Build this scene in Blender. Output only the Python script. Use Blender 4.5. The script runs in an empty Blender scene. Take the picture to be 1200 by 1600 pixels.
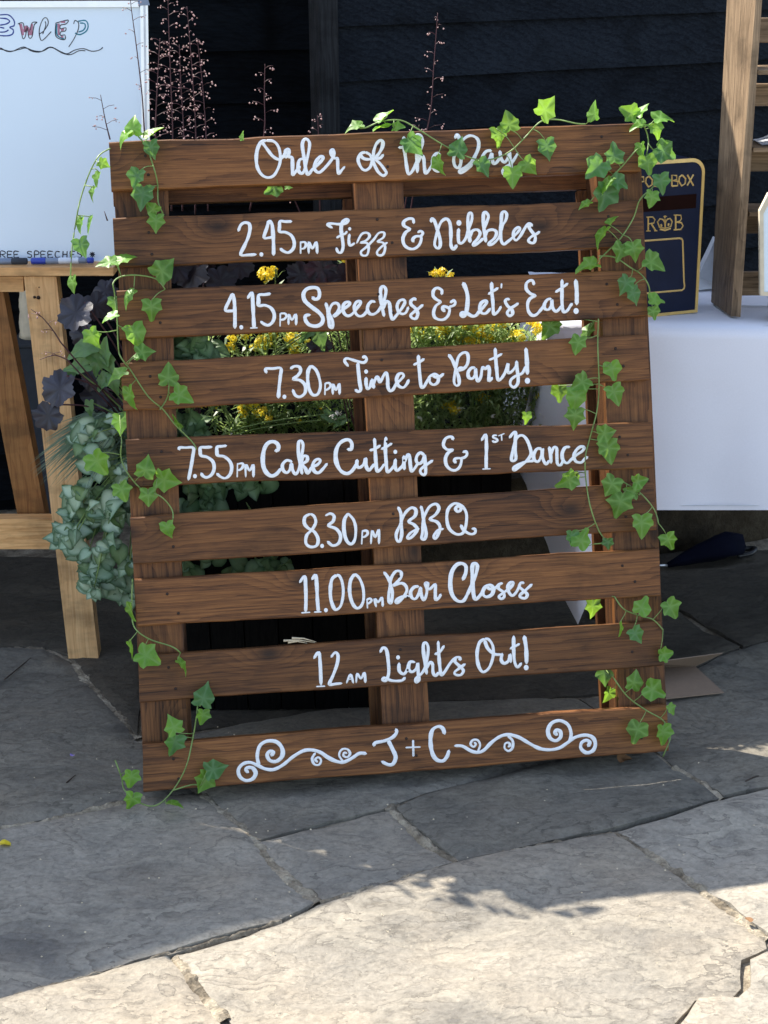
import bpy, bmesh, math, random
from mathutils import Vector, Matrix, noise
from mathutils.geometry import delaunay_2d_cdt
random.seed(11)
R = math.radians
sc = bpy.context.scene
col = sc.collection

# ---------------------------------------------------------------- camera
F, PITCH, ROLL = 2650.0, 0.337042626, -0.0103084594
LIFT = 0.034                      # the back edge of the leaning pallet is what touches the ground
CAM = Vector((0, 0, 1.52625930 + LIFT))
_fw = Vector((0, math.cos(PITCH), -math.sin(PITCH)))
_r = Vector((1, 0, 0)); _u = _r.cross(_fw)
_r2 = math.cos(ROLL) * _r + math.sin(ROLL) * _u
_u2 = -math.sin(ROLL) * _r + math.cos(ROLL) * _u
cd = bpy.data.cameras.new('camera'); cam = bpy.data.objects.new('camera', cd); col.objects.link(cam)
cam.matrix_world = Matrix((( _r2.x, _u2.x, -_fw.x, CAM.x), (_r2.y, _u2.y, -_fw.y, CAM.y), (_r2.z, _u2.z, -_fw.z, CAM.z), (0, 0, 0, 1)))
cd.sensor_fit = 'VERTICAL'; cd.sensor_height = 32.0; cd.lens = F / 1600 * 32.0
cd.clip_start = 0.05; cd.clip_end = 500
cd.dof.use_dof = True; cd.dof.focus_distance = 3.0; cd.dof.aperture_fstop = 16
sc.camera = cam

# ---------------------------------------------------------------- light
SUN = Vector((0.723, -0.665, -1.148)).normalized()      # direction the light travels
w = bpy.data.worlds.new('World'); sc.world = w; w.use_nodes = True
nt = w.node_tree; bg = nt.nodes['Background']
sky = nt.nodes.new('ShaderNodeTexSky'); sky.sky_type = 'NISHITA'; sky.sun_disc = False
sky.sun_elevation = math.asin(-SUN.z); sky.sun_rotation = math.atan2(-SUN.x, -SUN.y)
hz = nt.nodes.new('ShaderNodeHueSaturation'); hz.inputs['Saturation'].default_value = 0.76
nt.links.new(sky.outputs[0], hz.inputs['Color']); nt.links.new(hz.outputs[0], bg.inputs[0]); bg.inputs[1].default_value = 0.145
sd = bpy.data.lights.new('sun', 'SUN'); sd.energy = 4.3; sd.angle = R(0.5); sd.color = (1.0, 0.93, 0.82)
so = bpy.data.objects.new('sun', sd); col.objects.link(so)
so.rotation_euler = SUN.to_track_quat('-Z', 'Y').to_euler()
sc.view_settings.view_transform = 'Standard'; sc.view_settings.look = 'None'
sc.view_settings.exposure = 1.38; sc.view_settings.gamma = 1.0
sc.view_settings.use_curve_mapping = False
sc.cycles.max_bounces = 6; sc.cycles.transparent_max_bounces = 8

# ---------------------------------------------------------------- tracing helpers
def ray(x, y): return _fw + (x - 600) / F * _r2 - (y - 800) / F * _u2
def gz(x, y, z=0.0):
    d = ray(x, y); return CAM + d * ((z - CAM.z) / d.z)
def gy(x, y, Y):
    d = ray(x, y); return CAM + d * (Y / d.y)
def gpl(x, y, p0, n):
    d = ray(x, y); return CAM + d * ((p0 - CAM).dot(n) / d.dot(n))

# ---------------------------------------------------------------- object helpers
def tag(o, label=None, cat=None, group=None, kind=None):
    if label: o['label'] = label
    if cat: o['category'] = cat
    if group: o['group'] = group
    if kind: o['kind'] = kind
    return o
def empty(name, loc=(0, 0, 0), mat=None):
    o = bpy.data.objects.new(name, None); col.objects.link(o)
    if mat is not None: o.matrix_world = mat
    else: o.location = loc
    o.empty_display_size = 0.05
    o['_m'] = [v for r in o.matrix_basis for v in r]
    return o
_WM = {}
def thing(name, loc, label, cat, group=None, mat=None):
    m = Matrix.Translation(Vector(loc)) if mat is None else mat
    o = bpy.data.objects.new(name, None); col.objects.link(o); o.matrix_basis = m
    o.empty_display_size = 0.05; _WM[o.name] = m
    return tag(o, label, cat, group)
class MB:
    """collects faces; world=True means vertices are given in world space"""
    def __init__(s): s.v = []; s.f = []; s.sm = []
    def add(s, vs, fs, smooth=False):
        b = len(s.v); s.v += [Vector(x) for x in vs]; s.f += [tuple(b + i for i in f) for f in fs]; s.sm += [smooth] * len(fs); return s
    def box(s, lo, hi, M=None, bev=0.0):
        x0, y0, z0 = lo; x1, y1, z1 = hi
        if bev <= 0:
            vs = [(x0,y0,z0),(x1,y0,z0),(x1,y1,z0),(x0,y1,z0),(x0,y0,z1),(x1,y0,z1),(x1,y1,z1),(x0,y1,z1)]
            fs = [(0,3,2,1),(4,5,6,7),(0,1,5,4),(1,2,6,5),(2,3,7,6),(3,0,4,7)]
        else:
            b = bev; vs = []; fs = []
            for (x, sx) in ((x0, 1), (x1, -1)):
                for (y, sy) in ((y0, 1), (y1, -1)):
                    for (z, sz) in ((z0, 1), (z1, -1)):
                        vs += [(x, y + sy*b, z + sz*b), (x + sx*b, y, z + sz*b), (x + sx*b, y + sy*b, z)]
            I = lambda i, j, k, c: ((i*2 + j)*2 + k)*3 + c
            fs = [(I(0,0,0,0),I(0,0,1,0),I(0,1,1,0),I(0,1,0,0)),(I(1,0,0,0),I(1,1,0,0),I(1,1,1,0),I(1,0,1,0)),
                  (I(0,0,0,1),I(1,0,0,1),I(1,0,1,1),I(0,0,1,1)),(I(0,1,0,1),I(0,1,1,1),I(1,1,1,1),I(1,1,0,1)),
                  (I(0,0,0,2),I(0,1,0,2),I(1,1,0,2),I(1,0,0,2)),(I(0,0,1,2),I(1,0,1,2),I(1,1,1,2),I(0,1,1,2))]
            for j in (0,1):
                for k in (0,1): fs.append((I(0,j,k,1),I(1,j,k,1),I(1,j,k,2),I(0,j,k,2)))
            for i in (0,1):
                for k in (0,1): fs.append((I(i,0,k,0),I(i,1,k,0),I(i,1,k,2),I(i,0,k,2)))
            for i in (0,1):
                for j in (0,1): fs.append((I(i,j,0,0),I(i,j,1,0),I(i,j,1,1),I(i,j,0,1)))
            for i in (0,1):
                for j in (0,1):
                    for k in (0,1): fs.append((I(i,j,k,0),I(i,j,k,1),I(i,j,k,2)))
        if M is not None: vs = [M @ Vector(q) for q in vs]
        return s.add(vs, fs)
    def hexa(s, a, b):
        """a: 4 pts front loop, b: 4 matching pts of the back loop"""
        return s.add(list(a) + list(b), [(0,1,2,3),(7,6,5,4),(0,4,5,1),(1,5,6,2),(2,6,7,3),(3,7,4,0)])
    def tube(s, pts, rad, n=6, cap=True, taper=None):
        pts = [Vector(p) for p in pts]; vs = []; fs = []
        N = len(pts); up = Vector((0.13, 0.31, 0.94))
        for i, p in enumerate(pts):
            t = (pts[min(i+1, N-1)] - pts[max(i-1, 0)])
            if t.length < 1e-9: t = Vector((0,0,1))
            t.normalize(); a = t.cross(up)
            if a.length < 1e-3: a = t.cross(Vector((1,0,0)))
            a.normalize(); b = t.cross(a)
            r = rad if taper is None else rad + (taper - rad) * i / max(1, N-1)
            for k in range(n):
                an = 2*math.pi*k/n; vs.append(p + (a*math.cos(an) + b*math.sin(an))*r)
        for i in range(N-1):
            for k in range(n):
                fs.append((i*n+k, i*n+(k+1)%n, (i+1)*n+(k+1)%n, (i+1)*n+k))
        if cap: fs += [tuple(reversed(range(n))), tuple((N-1)*n+k for k in range(n))]
        return s.add(vs, fs, True)
    def lathe(s, prof, M, n=16):
        vs = []; fs = []
        for (r, z) in prof:
            for k in range(n): vs.append(M @ Vector((r*math.cos(2*math.pi*k/n), r*math.sin(2*math.pi*k/n), z)))
        for i in range(len(prof)-1):
            for k in range(n): fs.append((i*n+k, i*n+(k+1)%n, (i+1)*n+(k+1)%n, (i+1)*n+k))
        fs += [tuple(reversed(range(n))), tuple((len(prof)-1)*n+k for k in range(n))]
        return s.add(vs, fs, True)
    def mesh(s, name, m, xf=None):
        me = bpy.data.meshes.new(name)
        vs = s.v if xf is None else [xf @ q for q in s.v]
        me.from_pydata([tuple(q) for q in vs], [], s.f)
        me.polygons.foreach_set('use_smooth', s.sm)
        me.materials.append(m); me.update()
        bm = bmesh.new(); bm.from_mesh(me); bmesh.ops.recalc_face_normals(bm, faces=bm.faces); bm.to_mesh(me); bm.free()
        return me
    def build(s, name, m, parent=None, local=False, label=None):
        """vertices in world space unless local (parent space)"""
        xf = None
        if parent is not None and not local: xf = world(parent).inverted()
        me = s.mesh(name, m, xf)
        o = bpy.data.objects.new(name, me); col.objects.link(o)
        if parent is not None: o.parent = parent; _WM[o.name] = world(parent)
        else: _WM[o.name] = Matrix.Identity(4)
        if label: o['label'] = label
        return o
def world(o): return _WM.get(o.name, Matrix.Identity(4))
def single(mb, name, m, loc, label, cat, group=None, kind=None):
    """one-mesh thing with its origin at loc"""
    me = mb.mesh(name, m, Matrix.Translation(-Vector(loc)))
    o = bpy.data.objects.new(name, me); col.objects.link(o); o.location = loc
    _WM[o.name] = Matrix.Translation(Vector(loc))
    return tag(o, label, cat, group, kind)
def structure(mb, name, m, parent=None):
    o = mb.build(name, m, parent)
    if parent is None: o['kind'] = 'structure'
    return o

def smooth(pts, k=6, closed=False):
    """Catmull-Rom through the points"""
    pts = [Vector(p) for p in pts]
    if len(pts) < 3: return pts
    out = []
    for i in range(len(pts)-1):
        p0 = pts[max(i-1, 0)]; p1 = pts[i]; p2 = pts[i+1]; p3 = pts[min(i+2, len(pts)-1)]
        for j in range(k):
            t = j/k
            out.append(0.5*((2*p1) + (p2-p0)*t + (2*p0-5*p1+4*p2-p3)*t*t + (3*p1-p0-3*p2+p3)*t**3))
    out.append(pts[-1]); return out
def parse(s): return [tuple(float(q) for q in t.split(',')) for t in s.split()]

# ---------------------------------------------------------------- materials
class Mat:
    def __init__(s, name, rough=0.6, spec=0.5):
        s.m = bpy.data.materials.new(name); s.m.use_nodes = True; s.t = s.m.node_tree
        s.b = s.t.nodes['Principled BSDF']; s.b.inputs['Roughness'].default_value = rough
        s.b.inputs['Specular IOR Level'].default_value = spec
    def n(s, ty, **kw):
        nd = s.t.nodes.new(ty)
        for k, v in kw.items():
            if k in nd.inputs: nd.inputs[k].default_value = v
            else: setattr(nd, k, v)
        return nd
    def l(s, a, b): s.t.links.new(a, b)
    def coord(s, scale=(1,1,1), rot=(0,0,0), rand=True, kind='Object'):
        tc = s.n('ShaderNodeTexCoord'); mp = s.n('ShaderNodeMapping')
        mp.inputs['Scale'].default_value = scale; mp.inputs['Rotation'].default_value = rot
        s.l(tc.outputs[kind], mp.inputs[0])
        if not rand: return mp.outputs[0]
        oi = s.n('ShaderNodeObjectInfo'); mu = s.n('ShaderNodeMath', operation='MULTIPLY'); mu.inputs[1].default_value = 37.0
        s.l(oi.outputs['Random'], mu.inputs[0])
        ad = s.n('ShaderNodeVectorMath', operation='ADD'); s.l(mp.outputs[0], ad.inputs[0]); s.l(mu.outputs[0], ad.inputs[1])
        return ad.outputs[0]
    def noise(s, vec, scale, detail=4, rough=0.55, dist=0.0):
        nd = s.n('ShaderNodeTexNoise'); nd.inputs['Scale'].default_value = scale; nd.inputs['Detail'].default_value = detail
        nd.inputs['Roughness'].default_value = rough; nd.inputs['Distortion'].default_value = dist; s.l(vec, nd.inputs['Vector']); return nd.outputs['Fac']
    def ramp(s, fac, stops):
        nd = s.n('ShaderNodeValToRGB'); el = nd.color_ramp.elements
        while len(el) > 1: el.remove(el[-1])
        el[0].position = stops[0][0]; el[0].color = (*stops[0][1], 1) if len(stops[0][1]) == 3 else stops[0][1]
        for p, c in stops[1:]:
            e = el.new(p); e.color = (*c, 1)
        s.l(fac, nd.inputs[0]); return nd.outputs[0]
    def mix(s, fac, a, b, mode='MIX'):
        nd = s.n('ShaderNodeMix', data_type='RGBA', blend_type=mode)
        for sock, v in ((nd.inputs[0], fac), (nd.inputs[6], a), (nd.inputs[7], b)):
            if hasattr(v, 'is_output'): s.l(v, sock)
            else: sock.default_value = v if not isinstance(v, tuple) else (*v, 1)[:4]
        return nd.outputs[2]
    def math(s, op, a, b=0.0, c=None):
        nd = s.n('ShaderNodeMath', operation=op)
        for i, v in enumerate((a, b) if c is None else (a, b, c)):
            if hasattr(v, 'is_output'): s.l(v, nd.inputs[i])
            else: nd.inputs[i].default_value = v
        return nd.outputs[0]
    def bump(s, h, strength=0.4, dist=0.002, prev=None):
        nd = s.n('ShaderNodeBump'); nd.inputs['Strength'].default_value = strength; nd.inputs['Distance'].default_value = dist
        s.l(h, nd.inputs['Height'])
        if prev is not None: s.l(prev, nd.inputs['Normal'])
        s.l(nd.outputs[0], s.b.inputs['Normal']); return nd.outputs[0]
    def base(s, c):
        if hasattr(c, 'is_output'): s.l(c, s.b.inputs['Base Color'])
        else: s.b.inputs['Base Color'].default_value = (*c, 1)

def rgb(h, k=1.0):
    c = [int(h[i:i+2], 16)/255 for i in (0, 2, 4)]
    return tuple(k*(x/12.92 if x <= 0.04045 else ((x+0.055)/1.055)**2.4) for x in c)

def wood(name, dark, mid, light, axis='X', rough=0.55, fine=1.0, knots=True, bump=0.5, ring=1.0, spec=0.3):
    M = Mat(name, rough, spec)
    a = {'X': (1.0, 10, 10), 'Y': (10, 1.0, 10), 'Z': (10, 10, 1.0)}[axis]
    v = M.coord(a)
    v2 = M.coord(tuple((3 if q == 1.0 else 5.5) for q in a))
    h = None
    warp = M.noise(v2, 1.1, 3)
    # knots bend the grain
    vo = M.n('ShaderNodeTexVoronoi'); vo.voronoi_dimensions = '2D'; vo.inputs['Scale'].default_value = 0.8; M.l(v2, vo.inputs['Vector'])
    kd = M.math('POWER', 2.718, M.math('MULTIPLY', M.math('MULTIPLY', vo.outputs['Distance'], vo.outputs['Distance']), -55.0))
    sep = M.n('ShaderNodeSeparateXYZ'); M.l(v, sep.inputs[0])
    across = M.math('ADD', sep.outputs[{'X':1,'Y':0,'Z':0}[axis]], sep.outputs[{'X':2,'Y':2,'Z':1}[axis]])
    g = M.math('ADD', M.math('MULTIPLY', across, 5.0*ring), M.math('MULTIPLY', warp, 4.6))
    g = M.math('ADD', g, M.math('MULTIPLY', kd, 3.2 if knots else 0.0))
    g = M.math('ADD', g, M.math('MULTIPLY', M.noise(v, 1.6, 5, 0.6), 2.6))
    rings = M.math('FRACT', g)
    tri = M.math('POWER', rings, 2.2)   # slow light side, sharp dark side like late wood
    streak = M.noise(M.coord(tuple(q*(1.0 if q == 1.0 else 3.2) for q in a)), 6.5*fine, 9, 0.70)
    hair = M.noise(M.coord(tuple(q*(4.0 if q == 1.0 else 42) for q in a)), 1.0, 3, 0.6)
    broad = M.noise(v2, 1.1, 4)
    f = M.math('SUBTRACT', M.math('MULTIPLY', streak, 0.78), M.math('MULTIPLY', tri, 0.115))
    f = M.math('ADD', f, M.math('MULTIPLY', broad, 0.40)); f = M.math('SUBTRACT', f, 0.035)
    f = M.math('ADD', f, M.math('MULTIPLY', M.math('SUBTRACT', hair, 0.5), 0.36))
    c = M.ramp(f, [(0.31, dark), (0.47, mid), (0.66, light)])
    blot = M.noise(M.coord((5, 9, 9)), 1.6, 4, 0.6)
    c = M.mix(1.0, c, M.ramp(blot, [(0.34, (0.62,)*3), (0.50, (1.0,)*3), (0.7, (1.08,)*3)]), 'MULTIPLY')
    if knots:
        core = M.math('MULTIPLY', M.math('POWER', kd, 5.0), 0.9)
        c = M.mix(core, c, tuple(q*0.55 for q in dark))
    oi = M.n('ShaderNodeObjectInfo')
    hv = M.n('ShaderNodeHueSaturation'); M.l(c, hv.inputs['Color'])
    mr = M.n('ShaderNodeMapRange'); mr.inputs['To Min'].default_value = 0.74; mr.inputs['To Max'].default_value = 1.22; M.l(oi.outputs['Random'], mr.inputs[0])
    M.l(mr.outputs[0], hv.inputs['Value'])
    M.base(hv.outputs[0])
    ro = M.n('ShaderNodeMapRange'); ro.inputs['To Min'].default_value = rough+0.14; ro.inputs['To Max'].default_value = rough-0.1; M.l(f, ro.inputs[0]); M.l(ro.outputs[0], M.b.inputs['Roughness'])
    M.bump(M.math('SUBTRACT', M.math('MULTIPLY', M.math('ADD', streak, hair), 0.6), M.math('MULTIPLY', tri, 0.35)), bump, 0.0024)
    return M.m
def plain(name, c, rough=0.5, metal=0.0, var=0.12, scale=40, bump=0.0, spec=0.5, sheen=0.0):
    M = Mat(name, rough, spec); M.b.inputs['Metallic'].default_value = metal
    v = M.coord(); nz = M.noise(v, scale, 5)
    M.base(M.ramp(nz, [(0.3, tuple(q*(1-var) for q in c)), (0.7, tuple(min(1, q*(1+var)) for q in c))]))
    if bump: M.bump(nz, bump, 0.001)
    if sheen: M.b.inputs['Sheen Weight'].default_value = sheen
    return M.m
def leafmat(name, c1, c2, trans, rough=0.42, vein=None, tw=0.45, scale=18, rim=None):
    M = Mat(name, rough, 0.5)
    v = M.coord(); nz = M.noise(v, scale, 4, 0.6)
    oi = M.n('ShaderNodeObjectInfo')
    f = M.math('ADD', M.math('MULTIPLY', nz, 0.7), M.math('MULTIPLY', oi.outputs['Random'], 0.4))
    c = M.ramp(f, [(0.3, c1), (0.75, c2)])
    if vein is not None:
        at = M.n('ShaderNodeAttribute'); at.attribute_name = 'vein'
        c = M.mix(M.math('MULTIPLY', at.outputs['Fac'], 0.8), c, vein)
    if rim is not None:
        ar = M.n('ShaderNodeAttribute'); ar.attribute_name = 'rim'; c = M.mix(M.math('POWER', ar.outputs['Fac'], 2.2), c, rim)
    M.base(c); M.bump(nz, 0.3, 0.001)
    tr = M.n('ShaderNodeBsdfTranslucent')
    hv = M.mix(0.5, c, trans)
    M.l(hv, tr.inputs['Color'])
    mx = M.n('ShaderNodeMixShader'); mx.inputs[0].default_value = tw
    M.l(M.b.outputs[0], mx.inputs[1]); M.l(tr.outputs[0], mx.inputs[2])
    M.l(mx.outputs[0], M.t.nodes['Material Output'].inputs['Surface'])
    return M.m

MT = {}
st = ((0.030,0.0120,0.0050), (0.110,0.0420,0.0130), (0.205,0.084,0.025))
MT['stain_shade'] = wood('stained_pine_shaded_side', (0.018,0.007,0.003), (0.055,0.022,0.008), (0.10,0.042,0.015), axis='Y', ring=0.8)  # same stain darkened: shade of the inner sides put into the colour
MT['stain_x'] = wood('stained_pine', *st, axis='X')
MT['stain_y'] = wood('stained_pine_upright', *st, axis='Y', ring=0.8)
MT['pine_x'] = wood('varnished_pine', (0.38,0.185,0.065), (0.57,0.31,0.125), (0.70,0.42,0.19), axis='X', knots=False, bump=0.15, rough=0.45)
MT['pine_z'] = wood('varnished_pine_leg', (0.44,0.22,0.085), (0.64,0.37,0.165), (0.76,0.48,0.235), axis='Z', knots=False, bump=0.15, rough=0.45)
MT['pine_d'] = wood('orange_pine', (0.16,0.06,0.016), (0.27,0.115,0.034), (0.36,0.17,0.055), axis='Z', knots=False, bump=0.15, rough=0.45)
MT['oldwood_z'] = wood('weathered_wood', (0.09,0.06,0.036), (0.20,0.138,0.085), (0.34,0.24,0.15), axis='Z', knots=False, bump=0.8)
MT['oldwood_x'] = wood('weathered_slat_wood', (0.10,0.065,0.035), (0.21,0.14,0.08), (0.33,0.23,0.14), axis='X', knots=False)
MT['black_x'] = wood('black_stained_cladding', (0.0026,0.0036,0.0056), (0.0058,0.008,0.0118), (0.012,0.016,0.022), axis='X', rough=0.8, bump=0.9, spec=0.08)
MT['black_deep'] = wood('black_stained_shed', (0.0015,0.002,0.003), (0.003,0.004,0.0055), (0.005,0.007,0.010), axis='X', rough=0.85, bump=0.8, spec=0.08)
MT['black_z'] = wood('dark_timber_post', (0.006,0.007,0.008), (0.011,0.012,0.014), (0.020,0.022,0.025), axis='Z', rough=0.75, bump=0.8, spec=0.1)
MT['planter'] = wood('black_painted_planter', (0.002,0.002,0.002), (0.004,0.004,0.004), (0.007,0.0065,0.006), axis='Z', rough=0.7, spec=0.1)
def paint():
    M = Mat('white_paint', 0.45, 0.5); v = M.coord((4, 60, 60)); a = M.noise(v, 6, 6, 0.7); b = M.noise(M.coord(), 22, 3)
    thin = M.math('MULTIPLY', M.math('SUBTRACT', a, 0.50), M.math('MULTIPLY', b, 6.0))
    cl = M.n('ShaderNodeClamp'); M.l(thin, cl.inputs[0])
    M.base(M.mix(M.math('MULTIPLY', cl.outputs[0], 0.55), (0.83, 0.845, 0.86), (0.50, 0.46, 0.43))); M.bump(a, 0.5, 0.0012); return M.m
MT['paint'] = paint()
MT['cloth'] = plain('white_cotton', (0.70,0.715,0.80), 0.9, var=0.02, scale=300, bump=0.12, sheen=0.2)
MT['board'] = plain('whiteboard_enamel', (0.66,0.77,0.88), 0.22, var=0.02, scale=3)
MT['alu'] = plain('brushed_aluminium', (0.75,0.76,0.78), 0.32, metal=0.7, var=0.04)
MT['navy'] = plain('navy_paint', (0.006,0.011,0.032), 0.45, var=0.15, scale=25, spec=0.12)
MT['gold'] = plain('gold_paint', (0.62,0.42,0.14), 0.40, metal=0.15, var=0.10, scale=60)
MT['slot'] = plain('dark_brown_slot', (0.012,0.004,0.003), 0.8, spec=0.05)
MT['ink'] = plain('black_marker_ink', (0.02,0.02,0.03), 0.5)
MT['ink_blue'] = plain('blue_marker_ink', (0.015,0.04,0.26), 0.5)
MT['ink_pink'] = plain('pink_marker_ink', (0.42,0.17,0.25), 0.5)
MT['ink_teal'] = plain('teal_marker_ink', (0.02,0.20,0.28), 0.5)
MT['pen_blue'] = plain('blue_pen_plastic', (0.02,0.05,0.38), 0.3)
MT['pen_grey'] = plain('grey_pen_plastic', (0.18,0.23,0.33), 0.35)
MT['pen_label'] = plain('pale_pen_label', (0.60,0.66,0.75), 0.4)
MT['nail'] = plain('rusty_nail', (0.035,0.02,0.015), 0.6, metal=0.5)
MT['cream'] = plain('cream_canvas', (0.62,0.55,0.42), 0.9, bump=0.3)
MT['slate'] = plain('charcoal_fabric', (0.035,0.042,0.055), 0.9)
MT['brolly'] = plain('navy_nylon', (0.002,0.003,0.011), 0.9, spec=0.1)
MT['card'] = plain('brown_card', (0.26,0.19,0.135), 0.85, var=0.05, scale=80)
MT['print'] = plain('pale_printed_paper', (0.55,0.58,0.62), 0.6)
MT['lilac'] = plain('lilac_cloth', (0.36,0.38,0.55), 0.9)
MT['blackplastic'] = plain('black_plastic', (0.012,0.012,0.013), 0.4)
MT['mortar_dry'] = plain('soil', (0.03,0.022,0.016), 0.95, bump=0.6)
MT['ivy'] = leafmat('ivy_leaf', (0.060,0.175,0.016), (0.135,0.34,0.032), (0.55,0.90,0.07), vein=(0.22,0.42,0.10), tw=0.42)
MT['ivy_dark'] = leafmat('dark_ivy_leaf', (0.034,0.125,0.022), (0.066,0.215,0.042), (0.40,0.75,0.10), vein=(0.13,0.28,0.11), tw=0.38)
MT['ivy_stem'] = plain('ivy_stem', (0.17,0.26,0.07), 0.5, var=0.2)
MT['heuchera'] = leafmat('dark_purple_leaf', (0.012,0.011,0.020), (0.034,0.036,0.056), (0.10,0.03,0.05), vein=(0.012,0.008,0.012), tw=0.12, scale=60)
MT['heuch_stem'] = plain('maroon_stem', (0.06,0.018,0.025), 0.6)
MT['bell'] = leafmat('pink_bell_flower', (0.40,0.25,0.27), (0.62,0.45,0.44), (0.9,0.7,0.65), tw=0.4)
MT['lamium'] = leafmat('silver_green_leaf', (0.28,0.42,0.29), (0.52,0.66,0.50), (0.3,0.5,0.25), tw=0.22, scale=45, rim=(0.05,0.13,0.05))
MT['lamium_d'] = leafmat('dull_green_leaf', (0.13,0.23,0.09), (0.27,0.39,0.19), (0.3,0.5,0.15), tw=0.25, scale=35, rim=(0.035,0.09,0.03))
MT['fescue'] = leafmat('blue_green_grass', (0.10,0.17,0.125), (0.21,0.30,0.23), (0.25,0.4,0.2), tw=0.25)
MT['wallflower'] = leafmat('grey_green_leaf', (0.12,0.19,0.07), (0.30,0.40,0.20), (0.55,0.72,0.20), tw=0.45, scale=40)
MT['yellow'] = leafmat('yellow_petal', (0.80,0.56,0.02), (0.90,0.76,0.06), (1.0,0.85,0.05), tw=0.35, scale=60)
MT['white_f'] = leafmat('white_petal', (0.75,0.75,0.72), (0.85,0.85,0.82), (0.9,0.9,0.9), tw=0.35)
MT['oak_leaf'] = leafmat('mid_green_leaf', (0.08,0.19,0.06), (0.16,0.31,0.11), (0.35,0.6,0.12), vein=(0.15,0.26,0.12), tw=0.3)
MT['violet'] = plain('violet_petal', (0.30,0.22,0.55), 0.6)
MT['dryleaf'] = plain('dry_leaf', (0.20,0.10,0.04), 0.8)
MT['twig'] = plain('brown_twig', (0.045,0.03,0.022), 0.85)
MT['straw'] = plain('pale_straw', (0.55,0.46,0.32), 0.8)

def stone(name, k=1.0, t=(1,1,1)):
    M = Mat(name, 0.72, 0.3)
    v = M.coord((1, 1, 1), rand=True)
    wv = M.n('ShaderNodeTexNoise'); wv.inputs['Scale'].default_value = 9; wv.inputs['Detail'].default_value = 5; M.l(v, wv.inputs['Vector'])
    ad = M.n('ShaderNodeVectorMath', operation='MULTIPLY_ADD'); M.l(wv.outputs['Color'], ad.inputs[0]); ad.inputs[1].default_value = (.05, .05, .05); M.l(v, ad.inputs[2])
    mp = M.n('ShaderNodeMapping'); mp.inputs['Rotation'].default_value = (0, 0, R(-60)); mp.inputs['Scale'].default_value = (1.0, 1.9, 1.4); M.l(ad.outputs[0], mp.inputs[0])
    fl = M.noise(mp.outputs[0], 3.0, 8, 0.56)             # flake field: its level sets are the riven ledges
    lv = M.math('MULTIPLY', fl, 15.0); fr = M.math('FRACT', lv); lvl = M.math('FLOOR', lv)
    f2 = M.noise(mp.outputs[0], 9.0, 5, 0.6); l2 = M.math('MULTIPLY', f2, 8.0); fr2 = M.math('FRACT', l2)
    led1 = M.math('POWER', M.math('SUBTRACT', 1.0, fr), 5.0); led2 = M.math('MULTIPLY', M.math('POWER', M.math('SUBTRACT', 1.0, fr2), 6.0), 0.6)
    gate = M.noise(v, 5.0, 3); gm = M.n('ShaderNodeMapRange'); gm.inputs['From Min'].default_value = 0.36; gm.inputs['From Max'].default_value = 0.60; M.l(gate, gm.inputs[0])
    ledge = M.math('MAXIMUM', M.math('MULTIPLY', led1, M.math('ADD', M.math('MULTIPLY', gm.outputs[0], 0.8), 0.2)), M.math('MULTIPLY', led2, M.math('SUBTRACT', 1.0, gm.outputs[0])))
    broad = M.noise(v, 2.6, 5, 0.6); fine = M.noise(v, 95, 6, 0.7); mid = M.noise(mp.outputs[0], 16, 6, 0.65)
    f = M.math('ADD', M.math('MULTIPLY', mid, 0.32), M.math('ADD', M.math('MULTIPLY', fl, 0.55), M.math('MULTIPLY', broad, 0.26)))
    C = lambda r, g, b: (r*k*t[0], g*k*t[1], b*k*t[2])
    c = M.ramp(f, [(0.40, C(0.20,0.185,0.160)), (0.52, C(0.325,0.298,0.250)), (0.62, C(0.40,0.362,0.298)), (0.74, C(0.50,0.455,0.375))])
    wn_ = M.n('ShaderNodeTexWhiteNoise'); wn_.noise_dimensions = '1D'; M.l(lvl, wn_.inputs['W'])
    c = M.mix(1.0, c, M.ramp(wn_.outputs['Value'], [(0.0, (0.80, 0.80, 0.82)), (1.0, (1.10, 1.09, 1.06))]), 'MULTIPLY')
    warm = M.n('ShaderNodeMapRange'); warm.inputs['From Min'].default_value = 0.48; warm.inputs['From Max'].default_value = 0.72; warm.inputs['To Max'].default_value = 0.6; M.l(broad, warm.inputs[0])
    c = M.mix(warm.outputs[0], c, C(0.42, 0.345, 0.25))
    c = M.mix(M.math('MULTIPLY', ledge, 0.80), c, C(0.15, 0.132, 0.108))  # crack lines and ledge shadows darkened into the stone colour
    c = M.mix(1.0, c, M.ramp(fine, [(0.35, (0.78,)*3), (0.62, (1.07,)*3)]), 'MULTIPLY')
    oi = M.n('ShaderNodeObjectInfo'); mr = M.n('ShaderNodeMapRange'); mr.inputs['To Min'].default_value = 0.86; mr.inputs['To Max'].default_value = 1.08
    M.l(oi.outputs['Random'], mr.inputs[0]); hv = M.n('ShaderNodeHueSaturation'); M.l(c, hv.inputs['Color']); M.l(mr.outputs[0], hv.inputs['Value'])
    M.base(hv.outputs[0])
    h = M.math('ADD', M.math('ADD', M.math('MULTIPLY', lvl, 0.34), M.math('MULTIPLY', M.math('FLOOR', l2), 0.10)), M.math('MULTIPLY', mid, 0.40))
    h = M.math('ADD', h, M.math('MULTIPLY', fine, 0.12))
    M.bump(h, 1.0, 0.014)
    return M.m
MT['stone_shade_deep'] = stone('sandstone_shade_deep', 0.22, (1.0, .96, .90))  # this and next two: sandstone copies with shade put into the colour
MT['stone_shade_light'] = stone('sandstone_shade_light', 0.78, (.98, 1.0, 1.02))
MT['stone_shade_mid'] = stone('sandstone_shade_mid', 0.56, (.98, 1.0, 1.0))
MT['stone'] = stone('riven_sandstone', 0.87)
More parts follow.
